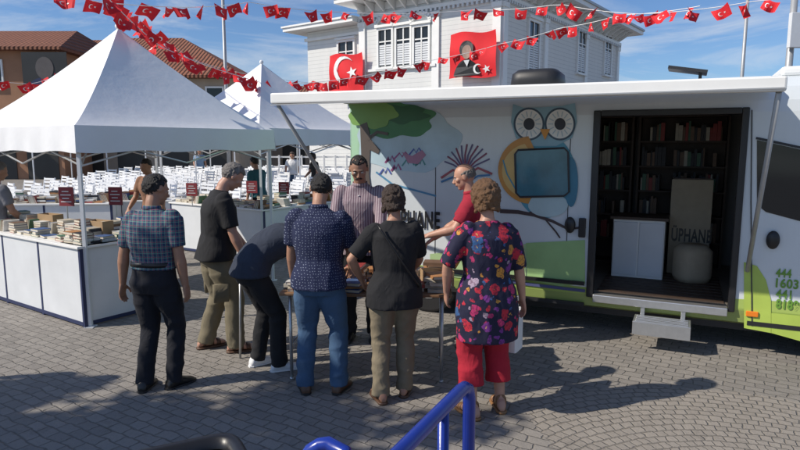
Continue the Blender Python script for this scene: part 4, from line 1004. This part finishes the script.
def big_flag(label,px0,py0,px1,py1,axis,off,portrait=False):
    a=onplane(px0,py1,ML,MR,axis,off); b=onplane(px1,py0,ML,MR,axis,off)
    mw=Matrix.Translation(ML)@RZ(MR); A=mw@a; B=mw@b
    d=V((B.x-A.x,B.y-A.y,0)); w=d.length; h=B.z-A.z; rz=math.atan2(d.y,d.x)
    e=empty('hanging_flag',label,'flag',A,rz)
    def wav(x,z): return .06*math.sin(x*4+z*1.2)+.03*math.sin(z*5+x)
    m=MB(); nx,nz=14,16; vs=[(w*i/nx,wav(w*i/nx,h*j/nz),h*j/nz+.05*math.sin(i*.45)) for i in range(nx+1) for j in range(nz+1)]
    fs=[(i*(nz+1)+j,(i+1)*(nz+1)+j,(i+1)*(nz+1)+j+1,i*(nz+1)+j+1) for i in range(nx) for j in range(nz)]
    m.add(vs,fs); m.build('cloth',M['red'],e,True)
    def flat(name,poly,mat,o=.03):
        m=MB(); m.prism([(x,wav(x,z)-o,z) for x,z in poly],(0,.004,0)); m.build(name,mat,e)
    if not portrait:
        flat('crescent',crescent(w*.46,h*.58,w*.30),M['white']); flat('star',star(w*.72,h*.5,w*.13),M['white'])
    else:
        flat('crescent',crescent(w*.66,h*.17,w*.09),M['white'],.075); flat('star',star(w*.83,h*.16,w*.08),M['white'],.075)
        flat('portrait_coat',ellp(w*.40,h*.04,w*.30,h*.36,0,180),M['dark'],.06)
        flat('portrait_hair',ellp(w*.41,h*.63,w*.155,h*.185),M['dark'],.07)
        flat('portrait_face',ellp(w*.43,h*.56,w*.105,h*.155),M['print_skin'],.08)
        flat('portrait_collar',[(w*.36,h*.38),(w*.50,h*.38),(w*.43,h*.24)],M['offwhite'],.082)
    return e
big_flag('large red flag with white crescent and star hung on the mansion left side',329,52,362,93,0,-.35)
big_flag('large red flag with dark portrait hung near the mansion corner',449,29,496,79,0,-.45,True)
def flag_mesh(v):
    m=MB(); w,h=.30,.21; rn=random.Random(v); tw=rn.uniform(-.9,.9); sag=rn.uniform(0,.05); fold=rn.uniform(.012,.05); ph=rn.uniform(0,6); sk=rn.uniform(-.05,.05)
    def S(x,z,o=0):
        q=-z/h; y=fold*math.sin(x*22+ph)*(.3+q)+o; xx=x*(1-.22*q*abs(tw)); c,s=math.cos(tw*q*.8),math.sin(tw*q*.8)
        return (xx*c-y*s+sk*q, xx*s+y*c, z-sag*math.cos(x/w*math.pi)+.02*q*math.sin(x*15+ph))
    nx,nz=8,5
    m.add([S(w*i/nx-.15,-h*j/nz) for i in range(nx+1) for j in range(nz+1)],[(i*(nz+1)+j,(i+1)*(nz+1)+j,(i+1)*(nz+1)+j+1,i*(nz+1)+j+1) for i in range(nx) for j in range(nz)],0)
    for s_ in(-1,1):
        for poly in (crescent(-.03,-.105,.042,10),star(.045,-.105,.022)):
            P=[S(x,z,s_*.006) for x,z in poly]; n=len(P); m.add(P,[tuple(range(n))],1)
    me=m.mesh('flag'); me.materials.append(M['red']); me.materials.append(M['white']); return me
FMS=[flag_mesh(i) for i in range(8)]
def bunting(label,pts,n,sc=1.0,seed=1):
    rn=random.Random(seed); W=[at(*p) for p in pts]; e=empty('bunting_string',label,'bunting',W[0])
    L_=[0]
    for i in range(len(W)-1): L_.append(L_[-1]+(W[i+1]-W[i]).length)
    def f(s_):
        s_=min(max(s_,0),L_[-1]-1e-4)
        for i in range(len(W)-1):
            if s_<=L_[i+1]:
                q=(s_-L_[i])/(L_[i+1]-L_[i]); p=W[i].lerp(W[i+1],q); return p-V((0,0,.02*(L_[i+1]-L_[i])*4*q*(1-q)))
        return W[-1]
    m=MB(); m.tube([f(L_[-1]*i/60)-W[0] for i in range(61)],.006,5); m.build('cord',M['white'],e)
    for i in range(n):
        s_=L_[-1]*(i+.5+rn.uniform(-.3,.3))/n; p=f(s_)-W[0]; t_=(f(s_+.1)-f(s_-.1)).normalized()
        o=bpy.data.objects.new('flag',rn.choice(FMS)); C.objects.link(o); o.parent=e; o.location=p
        o.rotation_euler=(rn.uniform(-.8,.8),-math.asin(max(-1,min(1,t_.z)))*.7+rn.uniform(-.45,.45),math.atan2(t_.y,t_.x)+rn.uniform(-1.0,1.0)); s2=sc*rn.uniform(.85,1.1); o.scale=(s2,s2,s2)
bunting('red flag bunting dropping steeply from the top left to the second tent',[(104,-6,7.5),(160,46,8.8),(240,76,10.2),(286,84,12.8)],20,.85,1)
bunting('red flag bunting crossing the whole sky from top left to top right',[(40,-8,8),(150,6,9),(250,2,11),(340,12,12),(470,10,12),(560,4,11),(640,14,10),(760,0,9),(830,-6,8.5)],36,.85,2)
bunting('red flag bunting rising from the second tent across the mansion to the right',[(276,84,12.5),(350,78,13),(420,62,13.5),(500,44,13.5),(560,28,13),(620,15,12),(700,6,11)],28,.85,3)
bunting('second red flag bunting beside the steep one at top left',[(112,-6,9.5),(150,28,13),(200,62,16),(262,76,18),(330,84,19)],24,1.2,4)
bunting('red flag bunting at the far left over the nearest tent',[(-20,78,14),(30,84,15),(70,70,17)],8,1,5)
# ------------------------------------------------------------------ lamp posts
def pole(label,px,Y,ytop,r):
    a=at(px,ytop,Y); e=empty('lamp_post',label,'lamp post',(a.x,Y,0)); m=MB(); m.cone((0,0,0),(0,0,a.z),r*1.3,r,12); m.cone((0,0,0),(0,0,.5),r*2,r*1.6,12); m.build('pole',M['steel'],e,True)
    m=MB(); m.tube([(0,0,a.z),(.15,0,a.z+.4),(.9,0,a.z+.6)],r*.7,8); m.ell((1.1,0,a.z+.58),((.35,0,0),(0,.12,0),(0,0,.07)),12,6); m.build('lamp_head',M['steel'],e,True); return e
pole('slim grey lamp post rising behind the tents',222,20,-20,.05)
pole('slim lamp post rising behind the van roof at the right',750,20,-30,.05)
e=pole('thick grey post with box at the right edge behind the van',797,12,-30,.06)
m=MB(); b=at(797,30,12); m.b2((-.12,-.16,b.z-.35),(.2,-.06,b.z+.3)); m.build('control_box',M['offwhite'],e,bevel=.01)
# ------------------------------------------------------------------ left houses
def house(label,px0,px1,Y,dep,ye,yr,wall,ridge=(.2,.8),rz=0):
    a=at(px0,ye,Y); b=at(px1,ye,Y); r_=at(px0,yr,Y+dep/2); e=empty('house',label,'building',(a.x,Y,0),rz); w=b.x-a.x; h=a.z; hr=r_.z
    m=MB(); m.b2((0,0,0),(w,dep,h)); m.build('wall',wall,e)
    m=MB(); o_=.5; m.add([(-o_,-o_,h),(w+o_,-o_,h),(w+o_,dep+o_,h),(-o_,dep+o_,h),(w*ridge[0],dep/2,hr),(w*ridge[1],dep/2,hr)],[(0,1,5,4),(1,2,5),(2,3,4,5),(3,0,4)]); m.b2((-o_,-o_,h-.15),(w+o_,dep+o_,h-.01)); m.build('roof',M['tiles'],e)
    n=max(2,int(w/2.2))
    for i in range(n):
        x=w*(i+.5)/n
        m=MB(); m.b2((x-.45,-.03,h-2.1),(x+.45,-.005,h-.7)); wn=m.build('window',M['glass'],e)
        m=MB(); m.b2((x-.55,-.08,h-2.2),(x-.45,-.002,h-.6)); m.b2((x+.45,-.08,h-2.2),(x+.55,-.002,h-.6)); m.b2((x-.45,-.08,h-.7),(x+.45,-.002,h-.6)); m.b2((x-.45,-.08,h-2.2),(x+.45,-.002,h-2.1)); m.build('frame',M['white'],wn)
        m=MB(); m.b2((x-.85,-.04,.0),(x+.85,-.004,2.7)); m.build('shopfront',M['shop_dark'],e)
        m=MB(); m.prism([(x-.95,-.05,2.95),(x+.95,-.05,2.95),(x+.95,-.9,2.6),(x-.95,-.9,2.6)],(0,0,.04)); m.build('shop_awning',random.choice([M['red_sign'],M['offwhite'],M['navy']]),e)
    return e
house('terracotta coloured house with tiled roof at the left edge',-160,56,33,9,48,31,M['stone'],(.1,.9))
house('cream house with long red tiled roof behind the tents',62,236,36,12,76,38,M['plaster_pink'],(.05,.5))
house('low pale house far behind, between the tents and the van',240,345,46,8,100,86,M['plaster_pink'],(.2,.8))
house('far terracotta row house left of the cream house',20,150,44,8,62,40,M['stone'],(.3,.8))
ba=at(24,92,32.4); bb_=at(66,52,32.4)
e=empty('wall_banner','large dark portrait banner on the left terracotta house','banner',ba); bw,bh=bb_.x-ba.x,bb_.z-ba.z
m=MB(); m.b2((0,0,0),(bw,.03,bh)); m.build('cloth',M['shop_dark'],e)
m=MB(); m.prism([(x,-.02,z) for x,z in ellp(bw*.5,bh*.60,bw*.20,bh*.28)],(0,.004,0)); m.build('portrait_face',M['banner_grey'],e)
m=MB(); m.prism([(x,-.015,z) for x,z in ellp(bw*.5,.03,bw*.42,bh*.36,0,180)],(0,.004,0)); m.build('portrait_coat',M['navy'],e)
fx=at(268,170,24).x
fe=empty('fence','white post fence beyond the second tent','fence',(fx,24,0))
for i in range(10):
    m=MB(); m.b2((i*.45-.03,-.03,0),(i*.45+.03,.03,1.5)); m.build('post',M['white'],fe)
for z in (.4,1.0,1.4):
    m=MB(); m.b2((-.1,.032,z),(4.2,.06,z+.06)); m.build('rail',M['white'],fe)
# ------------------------------------------------------------------ blue railing + bin
rl=empty('handrail','blue tubular stair handrail rising at the bottom centre','railing',(0,0,0))
p1=at(468,383,1.85); p0=at(400,452,1.42); d=(p1-p0).normalized()
back=p0-d*.8
bend=[p1-d*.06,p1-d*.03+V((0,0,-.004)),p1+V((0,0,-.02)),p1+d*.015+V((0,0,-.06))]
m=MB(); m.tube([back,p0,(p0+p1)/2]+bend+[V((p1.x+d.x*.015,p1.y+d.y*.015,0))],.021,14); m.build('top_rail',M['blue'],rl,True)
pp=p0.lerp(p1,.58); m=MB(); m.cone((pp.x,pp.y,0),pp,.017,.017,14); m.build('post',M['blue'],rl,True)
q0=back+V((0,0,-.30)); q1=V((p1.x,p1.y,p1.z-.32)); m=MB(); m.cone(q0,q1,.016,.016,12); m.build('mid_rail',M['blue'],rl,True)
m=MB(); m.cone((back.x,back.y,0),back,.021,.021,14); m.build('post',M['blue'],rl,True)
r2=empty('handrail','blue tubular handrail end curving at the bottom edge left of centre','railing',(0,0,0))
c=at(328,437,1.62)
pts=[V((c.x-.07,c.y,0)),V((c.x-.07,c.y,c.z-.09))]+[V((c.x-.07+.07*(1-math.cos(R(a_))),c.y,c.z-.09+.07*math.sin(R(a_)))) for a_ in (20,45,70,90)]+[V((c.x+.05,c.y-.03,c.z-.03)),V((c.x+.06,c.y-.08,c.z-.06)),V((c.x+.0,c.y-.6,c.z-.10))]
m=MB(); m.tube(pts,.021,14); m.build('top_rail',M['blue'],r2,True)
m=MB(); m.cone((c.x,c.y-.6,0),(c.x,c.y-.6,c.z-.1),.021,.021,14); m.build('post',M['blue'],r2,True)
bc=at(205,431,2.15)
bn=empty('waste_bin','black plastic open bin with rounded rim at the bottom left','bin',(bc.x+.0,bc.y-.33,0),R(28))
hb=bc.z
m=MB(); m.loft([((0,0,0),(.17,0,0),(0,.17,0)),((0,0,hb-.05),(.23,0,0),(0,.23,0)),((0,0,hb-.05),(.215,0,0),(0,.215,0)),((0,0,.05),(.16,0,0),(0,.16,0))],40,7,True); m.build('bin_body',M['black_plastic'],bn)
m=MB(); rg=[((0,0,hb-.06),(.235,0,0),(0,.235,0)),((0,0,hb-.05),(.262,0,0),(0,.262,0)),((0,0,hb-.01),(.265,0,0),(0,.265,0)),((0,0,hb),(.255,0,0),(0,.255,0)),((0,0,hb),(.225,0,0),(0,.225,0)),((0,0,hb-.04),(.217,0,0),(0,.217,0))]
m.loft(rg,40,7,False); m.build('rim',M['black_plastic'],bn,True)
# ------------------------------------------------------------------ unseen tree added left of the frame for its shadow
random.seed(21)
tr=empty('tree','unseen leafy tree added left of the camera to shade the paving','tree',(-7.0,2.35,0))
m=MB(); m.tube([(0,0,0),(.05,.02,1.2),(.0,.1,2.4),(.1,.1,3.6)],.13,10)
for i in range(7):
    a=i*.9; m.cone((.02,.05,2.3+i*.15),(1.5*math.cos(a),1.0*math.sin(a),3.6+.2*i),.06,.02,8)
m.build('trunk',M['bark'],tr,True)
m=MB()
for c_ in range(44):
    while True:
        p=V((random.uniform(-1,1),random.uniform(-1,1),random.uniform(-1,1)))
        if p.length<1: break
    cc=V((p.x*2.3,p.y*1.05,4.3+p.z*.9)); rr=random.uniform(.28,.48)
    for i in range(170):
        q=V((random.gauss(0,1),random.gauss(0,1),random.gauss(0,.8))).normalized()*rr*random.uniform(.3,1); o_=cc+q
        a=V((random.gauss(0,1),random.gauss(0,1),random.gauss(0,1))).normalized(); b=a.orthogonal().normalized()
        s_=random.uniform(.06,.10); m.add([o_-a*s_,o_+b*s_*.5,o_+a*s_,o_-b*s_*.5],[(0,1,2,3)])
m.build('crown',M['leaf'],tr)
# ------------------------------------------------------------------ light, sky, camera
SUN=V((-SUNAZ.x,-SUNAZ.y,math.tan(SUNEL))).normalized()
sl=bpy.data.lights.new('sun','SUN'); sl.energy=4.8; sl.angle=R(.6); sl.color=(1,.92,.80); so=bpy.data.objects.new('sun',sl); C.objects.link(so); so.rotation_euler=(-SUN).to_track_quat('-Z','Y').to_euler()
w=bpy.data.worlds.new('World'); bpy.context.scene.world=w; w.use_nodes=True; t=w.node_tree; bg=t.nodes['Background']
sk=t.nodes.new('ShaderNodeTexSky'); sk.sky_type='NISHITA'; sk.sun_disc=False; sk.sun_elevation=SUNEL; sk.sun_rotation=math.atan2(SUN.x,SUN.y)%(2*math.pi); sk.air_density=1.0; sk.dust_density=.4; sk.ozone_density=3.2
tc=t.nodes.new('ShaderNodeTexCoord'); mp=t.nodes.new('ShaderNodeMapping'); mp.inputs['Scale'].default_value=(1.0,1.0,4.0); mp.inputs['Rotation'].default_value=(0,R(12),0); L(t,tc.outputs['Generated'],mp.inputs['Vector'])
nz=N(t,'ShaderNodeTexNoise',ins={'Scale':3.2,'Detail':10,'Roughness':.62,'Distortion':.8}); L(t,mp.outputs[0],nz.inputs['Vector'])
cr=N(t,'ShaderNodeValToRGB'); L(t,nz.outputs['Fac'],cr.inputs[0]); cr.color_ramp.elements[0].position=.48; cr.color_ramp.elements[1].position=.80
cl=mth(t,'MULTIPLY',cr.outputs[0],.8)
skc=mixc(t,1.0,sk.outputs[0],(.82,1.0,1.26),'MULTIPLY')
L(t,mixc(t,cl,skc,(9.0,9.1,9.2)),bg.inputs['Color']); bg.inputs['Strength'].default_value=.092
sc=bpy.context.scene; sc.view_settings.view_transform='Standard'; sc.view_settings.look='None'; sc.view_settings.exposure=0
cam=bpy.data.cameras.new('camera'); cam.lens=27.0; cam.sensor_width=36; cam.clip_end=2000; cam.clip_start=.05
co=bpy.data.objects.new('camera',cam); C.objects.link(co); co.location=(0,0,H0); co.rotation_euler=(R(90)-PITCH,0,0); sc.camera=co
